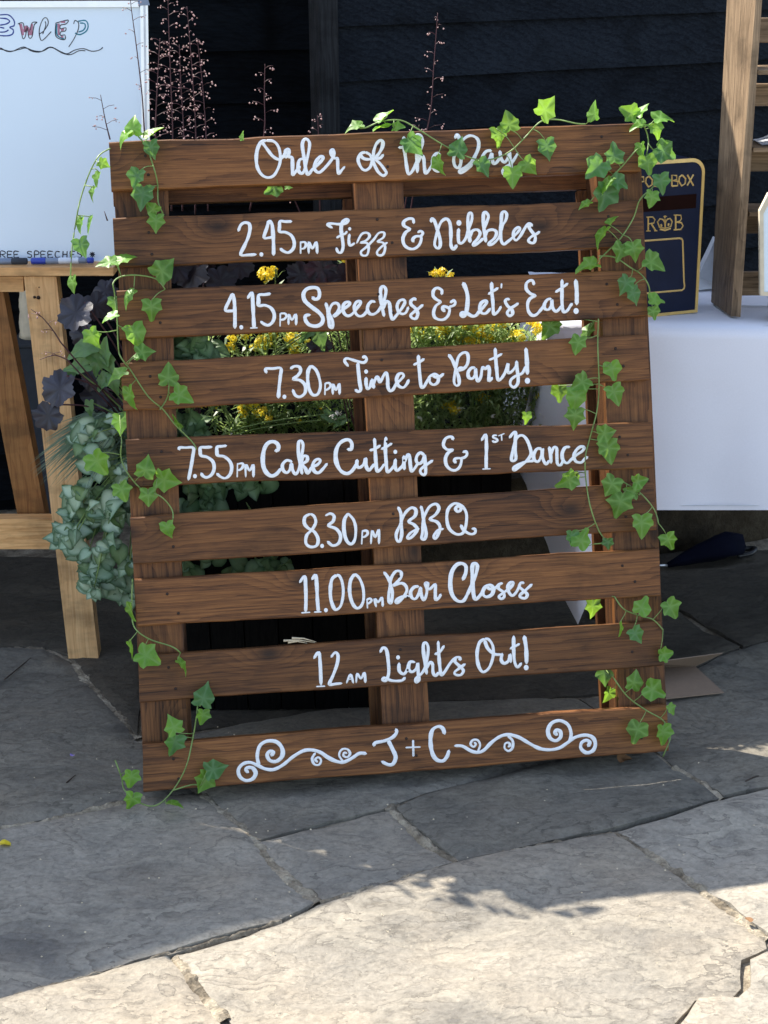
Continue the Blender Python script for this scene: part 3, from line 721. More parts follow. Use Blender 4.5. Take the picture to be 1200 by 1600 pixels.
TXT = [
 [((390,200,5), ['130,100 90,110 60,170 52,250 65,320 100,370 145,388 190,370 225,310 240,250 235,180 215,130 180,102 130,100', '100,115 140,170 180,220 225,245 260,225 278,195 280,178 298,165 308,180 300,215 275,230',
    '300,228 330,232 335,280 335,330 338,368 365,335 395,300', '425,240 390,250 378,300 385,340 410,355 430,325 445,260 462,180 468,120 450,90 425,92 412,125 415,170 425,230 435,300 445,345 460,362 490,325 530,290 570,245 572,225 550,225 520,260 505,300 515,335 545,347 580,320 620,275 648,235 660,195 650,170 637,182 642,212 665,237 685,238 688,290 690,330 697,358 715,335 742,303',
    '905,190 870,200 848,245 860,290 885,325 915,328 945,300 955,250 940,210 905,190', '862,205 885,235 920,245 965,240', '965,245 970,180 990,125 1020,97 1040,112 1036,150 1010,200 975,240 965,260 985,310 1010,350 1045,373 1068,352 1052,322 1020,280 985,245 1020,235 1045,208'], W_),
  ((600,190,5), ['155,120 155,180 165,260 175,340 190,408 215,395 245,340 265,280 285,220 302,160 290,112 262,102 242,125 250,200 258,290 260,398', '115,203 150,200 190,182', '262,330 290,268 310,290 315,350 325,403 350,380 375,340 410,300 432,262 415,247 390,270 378,320 390,368 420,388 450,372',
    '555,130 568,104 585,125 598,180 600,260 600,320 585,358 560,355 545,320 548,270 580,190 620,140 660,113 700,115 735,145 738,200 715,260 680,320 630,360 590,385 600,402 640,380 690,335', '838,228 800,232 770,270 768,315 790,335 820,300 840,250 845,290 855,328 880,318 905,282', '905,230 915,290 940,318 965,290 980,240 985,300 992,350 985,398 960,422 932,410 925,385 950,355 990,330 1020,290 1045,247'], W_)],
 [((360,320,5), ['62,205 80,160 110,140 145,148 153,185 140,250 110,320 80,390 140,392 200,388', '242,388', '300,125 285,180 262,255 300,258 335,250', '305,122 325,155 333,230 337,320 337,393', '478,130 430,132 388,130 384,170 385,210 430,215 475,240 498,290 492,340 455,373 415,363 390,342',
    S_+'548,290 548,380', S_+'548,295 580,292 590,315 575,340 550,345', S_+'612,380 612,292 640,342 670,292 678,380', '795,180 758,155 790,147 850,152 900,145 920,122 905,114 880,130 868,160 865,200 875,270 880,330 865,373 840,368 828,338', S_+'830,258 870,235 898,225 910,208', S_+'930,230 925,280 935,318 970,300', '@4 932,188'], W_),
  ((300,180,3), [S_+'772,600 795,558 822,552 832,568 815,588 790,598 820,600 828,625 820,655 798,657 792,640 815,620 850,585 875,553 900,551 897,573 870,593 895,598 905,622 895,653 873,656 868,640 890,615 915,597'], W_),
  ((600,310,5), ['232,195 225,162 190,160 155,182 157,215 200,240 170,265 148,310 157,362 195,392 240,392 278,358 290,303 250,297 224,320 232,340', '285,300 303,272 285,256 264,266', '368,185 374,160 395,180 415,240 435,310 440,358 430,386 410,386 395,358 405,300 425,230 450,180 485,160 510,182 520,230 522,300 522,360 535,393 550,393 568,365',
    '583,238 580,290 585,343 610,348 640,308 660,240 685,170 685,122 668,114 657,140 655,200 662,270 672,343', '@6.5 585,192', '672,300 690,255 728,245 750,270 735,310 702,350 702,368 730,353 775,312', '775,255 800,190 815,140 795,110 777,125 777,200 785,270 795,340', '792,295 808,255 850,245 878,265 865,308 825,345 822,363 855,352 900,300 922,220 950,170 958,125 940,104 920,120 915,190 910,260 915,330 935,358 960,343 1000,310 1040,270 1062,238 1045,227 1015,255 1010,300 1030,328 1060,300 1090,250 1115,210 1135,197 1158,215', '1125,205 1140,240 1170,280 1182,310 1173,343 1150,348 1127,330 1150,300 1195,275 1215,260'], W_)],
 [((340,430,5), ['115,145 90,200 60,272 100,280 138,275', '118,145 130,200 135,300 135,413', '185,407', '235,180 268,137 275,220 280,320 285,412', '258,413 308,411', '412,145 370,152 322,156 320,200 322,238 370,235 420,260 443,310 433,360 400,390 365,383 337,362',
    S_+'490,300 488,398', S_+'490,300 525,300 538,320 520,343 494,350', S_+'554,385 556,307 580,350 610,307 613,388', '@6 740,172 760,188 788,178 796,140 780,103 735,97 692,112 670,150 682,200 730,245 790,290 822,335 812,378 770,398 717,388 688,355 686,318 722,310'], W_),
  ((500,430,5), ['45,218 62,280 68,340 75,398 95,412 100,390 95,350 78,315 70,285 95,228 133,220 150,250 135,290 108,320 132,310 170,275 205,250 233,225 223,210 195,217 178,250 187,295 215,318 250,305 285,262 313,225 313,204 285,210 268,245 277,295 305,320 340,312 370,275', '430,210 405,205 380,227 370,265 385,298 415,306 450,285 480,238 505,180 515,120 500,90 480,94 472,130 475,190 485,250 500,320', '494,265 515,207 540,217 548,270 555,320 568,345 600,310 640,257 663,212 650,192 620,202 602,240 612,283 640,303 670,293 690,250',
    '748,195 735,184 710,202 712,230 745,260 763,300 750,338 722,336 707,315 730,290 770,260 803,232', '950,150 950,117 915,100 887,120 884,163 910,190 940,210 905,240 887,290 897,330 935,348 973,343 1003,310 1010,262 968,245 958,265 975,283', '1008,248 1045,236 1056,215 1045,198 1018,214'], W_),
  ((680,420,5), ['@6 218,110 240,160 253,220 250,290 240,345 220,372 202,360 212,342 250,350 290,370 320,363 345,330', '345,335 380,295 403,262 390,250 360,267 347,305 360,343 395,348 430,310', '440,107 442,180 450,260 455,348 475,348 500,320 513,294', '415,198 450,177 490,150', '518,118 516,148', '580,240 560,237 547,255 565,290 598,320 603,353 580,368 562,345 585,312 620,290 648,270',
    '770,125 763,97 740,92 712,115 712,160 745,195 780,210 742,232 722,270 727,328 755,363 790,358 825,320 850,290', '905,235 875,242 852,280 857,313 885,318 905,290 910,245 915,300 940,333 965,318 985,290', '990,87 990,180 990,260 1000,333 1030,328 1055,290 1070,272', '940,182 980,157 1035,115', '@6 1097,87 1105,180 1105,278', '@7 1100,330'], W_)],
 [((400,540,5), ['82,213 75,182 130,180 193,178 190,240 180,330 175,408', '222,400', '270,180 300,162 338,167 348,200 325,235 292,262 345,272 383,310 383,368 345,400 307,388 287,345', '430,158 407,200 404,280 417,345 445,386 483,378 503,320 493,250 468,190 430,158', S_+'540,295 538,383', S_+'540,297 570,292 583,315 565,338 542,348', S_+'600,380 600,302 625,347 650,298 652,380',
    '720,160 692,122 710,100 770,117 838,133 863,110 850,87 832,94', '795,138 800,200 810,290 818,343 800,360 775,345', '860,250 860,300 870,338 890,322 905,265', '@5 860,203', '905,262 913,300 920,333', '918,300 942,245 958,262 970,285 1000,228 1018,214 1028,260 1030,320 1045,353 1070,343 1095,300 1130,267 1153,237 1140,217 1112,227 1097,268 1112,313 1150,328 1178,300 1193,267'], W_),
  ((600,530,5), ['268,127 272,200 280,290 290,368 310,373 340,320 360,290 395,272 423,295 418,338 385,356 357,335 357,300', '378,280 400,298 435,293 465,270', '232,200 270,183 312,155', '505,122 535,165 560,230 583,300 586,350 565,363 547,335 552,270 565,200 580,142 610,110 645,107 658,145 648,200 615,235 582,243 592,224 620,228', '710,222 680,227 657,260 662,298 690,308 710,280 714,232 720,290 735,328 757,290 768,220 790,233 813,212 823,250 818,325 845,300',
    '868,72 872,150 880,240 890,318 915,308 945,260 968,190 965,230 972,263 1000,250 1030,210 1035,172', '822,162 870,142 920,115', '1035,172 1040,240 1048,300 1043,348 1015,376 987,355 992,317 1030,287 1080,265 1105,212', '@6 1108,72 1115,160 1120,272', '@7 1120,325'], W_)],
 [((270,670,5), ['53,163 52,147 100,147 160,150 155,220 140,310 122,398', '173,370', '305,142 260,145 217,147 214,180 222,210 270,222 313,257 323,310 303,358 265,380 235,368 222,347', '418,132 380,137 347,142 344,175 352,208 400,217 443,252 460,300 448,355 410,386 370,373 345,350', S_+'505,272 503,375', S_+'505,277 540,270 550,290 533,315 510,325', S_+'570,375 570,282 600,327 627,282 630,375',
    '@6 800,172 823,163 823,127 795,103 755,105 722,140 704,210 707,290 732,343 770,368 810,353 845,310', '930,257 890,247 857,280 862,323 890,343 915,318 925,272 935,320 955,353 975,338 992,285 1010,190 1018,130 1005,97 985,102 980,150 985,220 1000,300 1010,353', '1003,278 1020,217 1048,217 1048,250 1012,278 1035,310 1055,348 1085,302 1130,280 1153,250 1135,237 1107,252 1092,290 1107,333 1140,343 1175,310 1205,272'], W_),
  ((480,660,5), ['@6 315,210 343,208 348,165 325,137 285,142 247,172 224,230 227,310 262,378 310,400 350,378 388,325', '390,292 387,338 410,353 440,328 455,282 460,340 480,376 505,350 525,325', '525,127 530,200 535,290 545,378 570,370 603,325', '490,218 530,207 570,180', '615,117 610,200 615,290 625,383 650,373 690,325', '580,208 615,192 660,165', '690,287 685,340 700,376 725,360 750,325 755,262', '@5 688,230', '755,265 757,310 758,368', '760,312 785,252 800,272 805,330 815,383 840,358 865,318', '915,258 885,237 857,262 852,303 875,323 903,300 916,258 922,330 925,390 910,410 887,395 887,367 930,332 980,297'], W_),
  ((690,650,5), ['90,185 78,164 45,167 22,190 14,230 42,262 85,265 52,287 30,330 37,383 70,418 110,423 143,393 153,335 110,332 100,350 112,365', '150,330 180,323 198,300 190,277 167,283', '312,190 343,147 350,230 348,330 348,413', '322,415 378,412', '@3.8 430,152 407,152 404,168 430,180 433,195 415,203 395,195', '@3.8 445,155 488,138', '@3.8 467,150 470,190',
    '530,170 560,132 578,132 575,200 575,270 580,330 565,350 545,343 550,300 567,220 592,165 630,152 663,182 688,240 698,300 663,350 615,390 570,423 562,405 600,380 660,357 720,350', '780,257 745,257 720,300 724,343 755,355 778,310 785,257 790,330 815,376 840,348', '840,242 850,300 855,368', '853,302 875,247 898,252 900,310 905,373 930,383 950,345', '1000,242 965,247 942,290 947,343 980,368 1018,335 1060,300 1098,275 1113,247 1085,240 1052,267 1032,310 1047,353 1090,363 1120,333 1140,320'], W_)],
 [((460,775,4), ['100,112 67,130 62,170 85,200 125,225 148,270 138,310 100,318 72,295 77,245 110,210 133,165 123,127 100,112', '173,312', '195,122 225,110 248,127 240,160 212,185 260,205 288,245 278,293 240,310 207,285', '335,110 312,150 310,220 327,280 355,300 378,270 383,200 368,147 335,110', S_+'425,217 420,300', S_+'425,220 450,217 458,235 443,252 425,258', S_+'478,298 485,217 505,257 527,210 528,298',
    '648,70 665,110 668,180 670,240 658,283 640,275 637,235 660,180 690,110 730,74 758,87 753,125 715,158 748,180 768,210 740,250 715,266 707,255 730,227 778,205', '790,64 800,100 812,180 823,235 812,270 794,262 800,230 805,150 840,72 883,50 903,77 883,115 847,145 890,162 910,195 898,240 880,266 870,250 895,217 930,205', '1040,70 1020,64 1007,80 1020,98 1040,85 1037,58 1000,47 962,80 952,140 967,203 1010,238 1050,233 1070,190 1076,120 1060,77 1037,56', '1040,182 1060,215 1100,238 1128,230 1128,207 1110,205'], W_)],
 [((460,870,6), ['50,240 96,182 105,280 108,400 105,513', '70,525 143,520', '165,212 198,172 210,280 215,400 225,513', '190,518 248,516', '295,500', '395,172 352,210 337,300 342,400 372,483 400,493 438,450 458,340 448,240 423,182 395,172', '565,162 527,220 517,320 537,420 577,478 620,468 648,400 643,290 608,200 565,162', S_+'680,397 685,480', S_+'680,400 710,392 723,410 703,432 685,440', S_+'766,468 752,397 785,425 820,382 828,465',
    '840,145 880,200 905,270 918,350 905,428 887,423 882,380 892,290 907,200 950,137 998,142 998,190 960,240 927,270 1000,247 1043,272 1053,320 1020,378 970,428 952,423 962,400 1010,375 1075,370'], W_),
  ((600,865,5), ['270,257 235,262 207,300 217,343 245,353 268,320 285,267 290,320 310,363 328,330 335,280 322,235 340,232 337,268 360,275 400,240 400,300 405,358 430,343 443,317', '@6 615,205 638,150 638,97 605,77 562,92 527,150 517,240 532,320 572,368 620,368 655,310 700,210 723,140 728,92 705,77 690,100 690,190 695,280 705,343 725,353 760,313 790,262 830,247 853,275 843,318 805,338 777,325 772,292', '800,257 830,278 870,268 898,240 925,232', '900,238 892,270 930,300 938,338 915,353 897,335 930,307 970,280 1000,252 1008,227 985,227 967,260 977,305 1005,328 1040,290 1065,232 1093,230', '1062,240 1057,260 1090,290 1118,320 1103,348 1070,343 1062,325 1100,290 1155,240'], W_)],
 [((480,980,3.3333), ['35,162 60,132 68,200 72,300', '50,309 90,307', '125,155 145,132 160,147 156,190 135,250 116,296 150,295 180,292', '@3.8 205,290 225,247 240,290', '@3.8 212,272 235,270', '@3.8 255,288 260,242 280,268 297,237 303,288', '380,130 395,107 413,120 422,180 424,240 410,278 393,274 402,263 440,278 490,278 510,262', '478,187 480,228 505,243 528,207', '@5 473,157', '560,182 535,182 527,215 545,233 568,215 575,187 578,240 581,273 568,286 566,268 600,235 620,188 630,120 624,87 609,82 604,110 611,170 622,243', '622,215 640,182 653,195 655,235 668,253 685,235', '682,74 685,140 690,200 698,248 715,233 745,187 772,160 793,157 796,172', '665,140 690,130 712,97',
    '775,165 768,178 790,200 813,225 800,248 775,248 767,235 790,215 822,192', '925,62 897,80 884,140 892,200 915,233 948,210 968,150 966,97 945,64 925,62', '925,72 940,110 975,140 1010,142', '1015,137 1010,170 1025,188 1048,175 1055,142 1060,183', '1075,47 1075,120 1080,180 1095,208 1115,187', '1058,112 1080,100 1105,87', '@6 1130,47 1140,110 1142,188', '@6.5 1140,210'], W_)],
 [((340,1080,3.75), ['180,475 165,462 175,448 205,450 223,480 205,513 165,523 130,500 122,460 147,427 190,417 235,435 280,455 330,458 385,430 440,385 500,350 550,344 600,357 650,390 700,412 740,415 790,390 830,364 870,365', '242,433 232,380 247,320 290,292 345,297 378,335 378,380 345,410 307,406 290,375 305,352 325,357 315,378', S_+'572,362 554,395 567,428 595,430 606,405 590,387 572,400 585,415', S_+'735,412 712,375 727,342 760,340 776,365 760,386 737,378 742,360 757,364',
    '915,320 925,302 980,290 1025,270 1048,242 1045,222', '1000,290 1025,340 1043,385 1028,425 1000,430 962,412', '1105,330 1185,327', '1145,290 1147,378'], 6.0),
  ((640,1080,3.75), ['205,250 193,217 165,207 132,230 122,290 132,360 157,400 195,408 220,380 230,347', '265,320 310,322 360,350 400,358 435,345 480,300 530,265 580,254 640,270 700,305 760,335 820,343 875,333 920,305 970,270 1030,257 1073,272 1088,310 1073,348 1035,360 1004,335 1007,302 1035,287 1055,300 1045,322', S_+'400,352 413,315 398,287 370,287 357,310 375,326 388,310 378,300', S_+'575,262 603,290 603,330 580,350 557,335 560,307 580,302 588,318 577,325', '935,300 946,250 928,197 880,172 832,187 810,230 822,273 855,290 883,270 883,237 860,227 852,245 865,255'], 6.0)],
]
for k, groups in enumerate(TXT):
    mb = MB()
    for (o, lines, wd) in groups: strokes(mb, o[0], o[1], o[2], lines, wd, lambda x, y: pl(x, y, 0.0))
    for v in mb.v: v.z += 0.0009
    ob = mb.build('lettering', MT['paint'], slat_obj[k], local=True)
# splintered pale straw caught on the eighth slat
mb = MB()
for a, b in (((443,1001),(492,1004)), ((456,997),(494,1003)), ((450,1004),(480,1005))):
    p, q = PM @ pl(*a, -.004), PM @ pl(*b, -.008); mb.tube([p, (p+q)/2 + Vector((0,0,.003)), q], .0022, 4, taper=.0006)
single(mb, 'straw', MT['straw'], tuple(PM @ pl(470,1003,-.005)), 'few pale straws caught on the Lights Out slat', 'straw')

# ================================================================= IVY
def leaf_mesh(name, mat, L=1.0, seed=0, lobes=5, fold=0.25, curl=0.25):
    """unit leaf: petiole end at the origin, tip along -Y, +Z up; vein attribute along the ribs"""
    rnd = random.Random(seed)
    if lobes == 5:   # ivy
        half = [(0.0,0.0,1), (0.11,0.09,0), (0.28,0.12,0), (0.44,0.05,1), (0.39,-0.13,0), (0.44,-0.26,0), (0.51,-0.41,1), (0.35,-0.50,0), (0.21,-0.66,0), (0.11,-0.85,0), (0.0,-1.0,1)]
    elif lobes == 1: # heart / lamium with toothed edge
        half = [(0.0,0.0,1), (0.13,0.09,0), (0.28,0.07,0), (0.40,-0.03,0), (0.46,-0.18,0), (0.45,-0.34,0), (0.40,-0.50,0), (0.31,-0.65,0), (0.20,-0.79,0), (0.09,-0.91,0), (0.0,-1.0,1)]
    elif lobes == 2: # narrow
        half = [(0.0,0.0,1), (0.06,-0.1,0), (0.11,-0.35,0), (0.10,-0.65,0), (0.04,-0.9,0), (0.0,-1.0,1)]
    else:            # round, scalloped (heuchera)
        half = [(0.0,0.0,1)]
        for i in range(1, 20):
            a = math.pi*i/20*0.97; rr = 0.5*(1+0.12*math.cos(a*6.2+3.1) + (0.03 if i % 2 else -0.03) + rnd.uniform(-.05,.05))
            half.append((rr*math.sin(a)*1.08, -0.42+rr*math.cos(a)*1.0 + (0.03 if i < 3 else 0), 1 if math.cos(a*6.2+3.1) > .75 else 0))
        half.append((0.0,-0.97,1))
    if lobes == 5: half = [(x*rnd.uniform(.9,1.1), y*rnd.uniform(.93,1.07), v) for x, y, v in half]
    pts = half + [(-x*rnd.uniform(.94,1.06), y, v) for x, y, v in half[1:-1][::-1]]
    ctr = (0.0, -0.28 if lobes == 5 else -0.4)
    vs = [(ctr[0], ctr[1], 0.0)]; vein = [1.0]
    mid = []
    for (x, y, v) in pts: vs.append((x, y, 0)); vein.append(1.0 if v else 0.0)
    for (x, y, v) in pts:
        vs.append((ctr[0] + (x-ctr[0])*.55, ctr[1]+(y-ctr[1])*.55, 0)); vein.append(1.0 if v else 0.0)
    n = len(pts); fs = []
    for i in range(n):
        j = (i+1) % n
        fs += [(0, 1+n+i, 1+n+j), (1+n+i, 1+i, 1+j, 1+n+j)]
    out = []
    f = fold*rnd.uniform(.3, 1.7); c = curl*rnd.uniform(.0, 2.0); tw = rnd.uniform(-.25, .25)
    for i, (x, y, z) in enumerate(vs):
        z = (0.10*noise.noise(Vector((x*3.5+seed, y*3.5, seed*1.7))) if lobes == 9 else 0) + f*abs(x) - c*(y+.2)**2*0.9 + tw*x*y + 0.035*noise.noise(Vector((x*6+seed, y*6, seed)))*2 - (0.0 if vein[i] or lobes == 9 else -0.03)
        out.append((x, y, z))
    me = bpy.data.meshes.new(name); me.from_pydata(out, [], fs)
    me.materials.append(mat); me.polygons.foreach_set('use_smooth', [True]*len(me.polygons))
    at = me.attributes.new('vein', 'FLOAT', 'POINT'); at.data.foreach_set('value', [q**1 for q in vein])
    ar = me.attributes.new('rim', 'FLOAT', 'POINT'); ar.data.foreach_set('value', [0.0] + [1.0]*n + [0.35]*n); me.update()
    return me
def leaf_matrix(pos, tipdir, normal, size):
    """tipdir: world direction of the tip; normal: the way the face looks"""
    y = (-Vector(tipdir)).normalized(); z = Vector(normal); z = (z - y*z.dot(y)).normalized(); x = y.cross(z)
    return Matrix(((x.x*size, y.x*size, z.x*size, pos[0]), (x.y*size, y.y*size, z.y*size, pos[1]), (x.z*size, y.z*size, z.z*size, pos[2]), (0,0,0,1)))
def put(me, name, parent, M):
    o = bpy.data.objects.new(name, me); col.objects.link(o); o.parent = parent
    o.matrix_basis = world(parent).inverted() @ M; return o
IVY = [leaf_mesh('ivy_leaf', MT['ivy'], seed=i, fold=.22, curl=.3) for i in range(9)]
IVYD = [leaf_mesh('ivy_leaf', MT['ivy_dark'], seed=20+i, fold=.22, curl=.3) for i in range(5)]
# x, y, size(px, base to tip), tip direction in degrees (0 = down, 90 = right, 180 = up), tilt code
def garland(label, stems, leaves, name='ivy_garland', z0=0.010):
    g = thing(name, tuple(PM @ pl(*parse(stems[0])[0], z0)), label, 'ivy garland', 'artificial ivy garlands on the pallet')
    samples = []
    mb = MB()
    for si, s in enumerate(stems):
        base = parse(s); pts2 = smooth([Vector((x, y, 0)) for x, y in base], 6); pts = []
        for i, q in enumerate(pts2):
            dz = z0 + 0.006*math.sin(i*.55+si) + 0.003*noise.noise(Vector((q.x*.1, q.y*.1, 0)))
            pts.append(PM @ pl(q.x, q.y, dz)); samples.append((q.x, q.y, pts[-1]))
        mb = MB(); mb.tube(pts, .0014, 5); mb.build('stem', MT['ivy_stem'], g)
    for k, lf in enumerate(leaves):
        x, y, sz, ang = lf[:4]; code = lf[4] if len(lf) > 4 else 'n'
        rnd = random.Random(k*7+int(x)); a = R(ang)
        d2 = Vector((math.sin(a), math.cos(a)))        # image direction of tip (y down)
        scale = 1/835.0; size = sz*scale*0.93
        bx, by = x - d2.x*sz*.45, y - d2.y*sz*.45
        dz = z0 + rnd.uniform(.004, .022) if 'b' not in code else rnd.uniform(-.03, -.06)
        if 'B' in code: dz = -.05
        base = PM @ pl(bx, by, dz)
        tip = (pw_*d2.x - pu_*d2.y)
        nrm = pn_ + pw_*rnd.uniform(-.45,.45) + pu_*rnd.uniform(-.35,.45)
        if 'u' in code: nrm = pu_*1.3 - pn_*0.2 + pw_*rnd.uniform(-.3,.3); tip = (tip*.8 + pn_*.45)
        if 'e' in code: nrm = pw_*rnd.choice((-1,1)) + pn_*.25     # seen edge-on
        if 's' in code: nrm = -pw_*1.0 + pn_*.55 + pu_*.5           # turned to the light
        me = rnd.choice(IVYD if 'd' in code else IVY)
        put(me, 'leaf', g, leaf_matrix(base, tip, nrm, size))
        if 'x' in code: continue
        best = min(samples, key=lambda s: (s[0]-bx)**2 + (s[1]-by)**2)
        dd = math.hypot(best[0]-bx, best[1]-by)
        if dd < 75:
            m = MB(); mid = (best[2]+base)/2 + pn_*.006 - pu_*.004*rnd.uniform(-1,1.5)
            m.tube(smooth([best[2], mid, base], 4), .0009, 4); m.build('leaf_stalk', MT['ivy_stem'], g)
garland('short ivy spray over the top left corner, trailing down in front of the white board',
 ['215,212 228,228 238,255 246,285 247,315 255,338 243,347', '215,212 205,206 195,212', '215,212 232,206 240,212', '172,232 155,243 140,270 126,310 118,350 112,395 110,440'],
 [(209,195,34,180),(192,215,32,-45,'s'),(241,208,34,125,'s'),(237,235,30,10,'d'),(212,280,32,-25,'d'),(221,310,40,-10,'d'),(243,350,30,-5,''),(236,324,26,-130,'es'),
  (163,257,20,60,'s'),(152,281,26,-20,'es'),(143,302,24,-25,'s'),(126,352,26,-15,'es'),(140,352,30,-20,'ed'),(128,388,32,15,'d'),(113,446,30,-5,'es')])
garland('long ivy trail winding down the left edge of the sign, second to sixth slat',
 ['258,452 244,436 215,430 190,432 177,442 179,458 183,500 185,545 190,560 205,580 232,620 255,640 275,665 300,690 307,702', '190,690 189,715 200,740 222,765 250,775 268,795 270,812 264,822', '250,640 262,620 264,598'],
 [(165,411,34,-80,'s'),(199,404,36,105,'s'),(259,419,42,130,''),(199,466,34,-40,'s'),(236,486,36,0,''),(170,496,30,-70,'s'),(179,477,26,0,'db'),(145,530,34,20,''),(213,527,42,20,''),(228,551,32,95,''),(218,558,16,100,'es'),
  (181,586,36,-70,'s'),(204,624,42,10,'s'),(264,584,36,175,''),(286,621,36,60,''),(277,656,28,-140,'e'),(187,664,34,0,'db'),(155,727,44,30,''),(191,771,34,20,''),(230,728,36,160,''),(264,752,42,75,''),(231,779,32,0,''),(262,829,28,10,'')])
garland('small ivy sprig with four leaves by the left end of the Lights Out slat',
 ['207,905 206,940 209,978 232,998 268,1010 282,1020'],
 [(206,958,34,5,'e'),(204,1018,32,15,'e'),(234,1030,44,60,''),(286,1042,30,40,'e')])
garland('ivy loop hanging under the bottom left corner of the pallet',
 ['180,1188 190,1215 195,1235 220,1255 245,1258 270,1235 290,1200 300,1160 307,1120 309,1095', '270,1235 300,1226 312,1228'],
 [(203,1219,32,-10,''),(204,1253,32,-20,''),(275,1258,30,80,'u'),(270,1130,34,-160,''),(270,1165,38,-20,'d'),(321,1084,40,160,'d'),(315,1122,28,-10,''),(340,1202,38,100,'d'),(317,1224,38,-30,'')])
garland('ivy vine looping over the title slat across the words the Day',
 ['553,198 570,200 595,190 625,188 650,200 690,225 730,245 762,250 795,238 820,215 845,190 870,187 900,193 915,194', '595,190 605,182'],
 [(552,197,30,-80,'s'),(590,199,30,-90,'us'),(604,181,34,130,'s'),(625,200,22,90,'us'),(380,211,16,180,'sx'),(423,296,30,-60,'dxB'),(452,293,14,90,'sxB'),(647,229,38,40,'d'),(685,260,32,10,'s'),(718,228,36,160,'d'),(755,264,32,30,'d'),(778,216,34,10,''),(795,188,34,-170,''),(857,166,42,140,''),(855,235,36,10,'d'),(800,278,34,0,''),(828,262,32,40,''),(930,172,32,180,'s')])
garland('thick ivy trail running down the whole right edge of the pallet',
 ['1000,188 1010,205 1013,225 1008,245 998,232 970,262 950,282', '1030,272 1022,290 1000,312 990,340 970,372 950,392 936,405', '936,400 960,402 985,418 1003,430 1014,448 1015,470', '935,498 934,540 936,600 933,640 923,680 915,712 915,745 922,790 935,828 946,846 928,850',
  '972,752 1000,770 1022,796 1029,818', '960,932 975,952 1000,962 1020,968 1036,984', '958,1058 980,1088 1010,1110 1035,1125 1048,1148 1036,1182', '1013,225 1022,235 1035,238'],
 [(980,174,34,-120,''),(1006,170,32,140,'s'),(1040,185,38,95,'s'),(995,196,30,-80,'s'),(1026,206,30,20,''),(1002,236,26,0,'es'),(960,237,36,180,'d'),(1042,240,40,60,'d'),(1012,260,34,10,''),(927,266,42,-50,'d'),(1033,289,34,10,'d'),(1017,313,30,-10,''),
  (946,291,34,-40,'es'),(970,288,32,60,'d'),(942,312,46,-20,'d'),(912,321,24,-60,'s'),(959,344,22,130,'es'),(936,370,38,-40,'e'),(967,396,34,-20,''),(991,394,34,10,''),(914,415,40,-80,'s'),(1024,414,40,60,''),(975,447,32,-30,'d'),(991,464,32,20,'d'),(1028,471,30,80,'s'),(1021,491,24,10,''),
  (855,516,38,-30,'B'),(924,512,34,150,'sB'),(901,541,34,-20,''),(957,582,34,10,''),(961,619,36,20,''),(904,600,34,-60,''),(898,627,40,-10,''),(897,655,36,-10,''),(873,617,32,0,'B'),(822,655,22,0,'B'),(951,677,34,95,''),(951,708,40,10,''),(882,753,38,-60,''),(899,750,22,20,'B'),
  (952,762,38,-30,''),(1002,752,28,100,''),(984,767,28,-110,''),(966,791,46,-20,''),(1002,824,40,0,''),(912,839,38,150,''),(893,843,28,0,'d'),(1046,849,32,20,''),(950,851,20,0,'d'),
  (926,953,34,0,'B'),(1006,944,34,150,''),(1050,955,38,30,''),(995,995,30,30,'d'),(968,985,26,0,'e'),(1043,1022,28,95,''),(944,1058,34,0,'dB'),(948,1087,28,-30,'B'),(993,1060,36,160,''),(1026,1082,42,60,''),(1049,1111,22,30,''),(993,1147,40,-20,''),(1035,1151,38,0,'')])

# ================================================================= LEFT TABLE, WHITEBOARD, PENS
YT = gz(130, 1030).y
tbl = thing('trestle_table', tuple(gz(130, 1030)), 'varnished pine trestle table with slanting leg under the white board', 'table')
def quadbox(pts, Yf, th, name, mat, parent, back=None):
    a = [gy(x, y, Yf) for x, y in pts]; bk = back or (0, th, 0)
    b = [q + Vector(bk) for q in a]; m = MB(); m.hexa(a, b); return m.build(name, mat, parent)
quadbox([(-420,418),(177,418),(177,431),(-420,431)], YT-.02, .60, 'tabletop', MT['pine_x'], tbl)
quadbox([(-420,432),(36,432),(37,456),(-420,456)], YT+.012, .02, 'apron', MT['pine_x'], tbl)
a = [gy(37,432,YT), gy(88,432,YT), gy(154,1030,YT), gy(107,1030,YT)]
a[2].z = a[3].z = 0.002
m = MB(); m.hexa(a, [q + Vector((0,.04,0)) for q in a]); m.build('leg', MT['pine_z'], tbl)
sh = gy(-330,700,YT) - gy(60,700,YT)
b = [Vector((2*gy(-130,700,YT).x - q.x, q.y, q.z)) for q in a][::-1]
m = MB(); m.hexa(b, [q + Vector((0,.04,0)) for q in b]); m.build('leg', MT['pine_z'], tbl)
quadbox([(-330,811),(82,811),(86,858),(-330,858)], YT+.002, .035, 'lower_rail', MT['pine_x'], tbl)
a = [gy(-40,456,YT+.05), gy(5,456,YT+.05), gy(79,850,YT+.05), gy(36,850,YT+.05)]
m = MB(); m.hexa(a, [q + Vector((0,.045,0)) for q in a]); m.build('brace', MT['pine_d'], tbl)
m = MB(); p = gy(60,465,YT-.001); q = gy(61,449,YT-.001)
for c, r in ((p,.004),(p+Vector((-.008,0,.001)),.003),(q,.0012)):
    m.lathe([(r,-.002),(r,.001)], Matrix.Translation(c) @ Matrix.Rotation(R(90),4,'X'), 8)
m.build('screw_hole', MT['nail'], tbl)

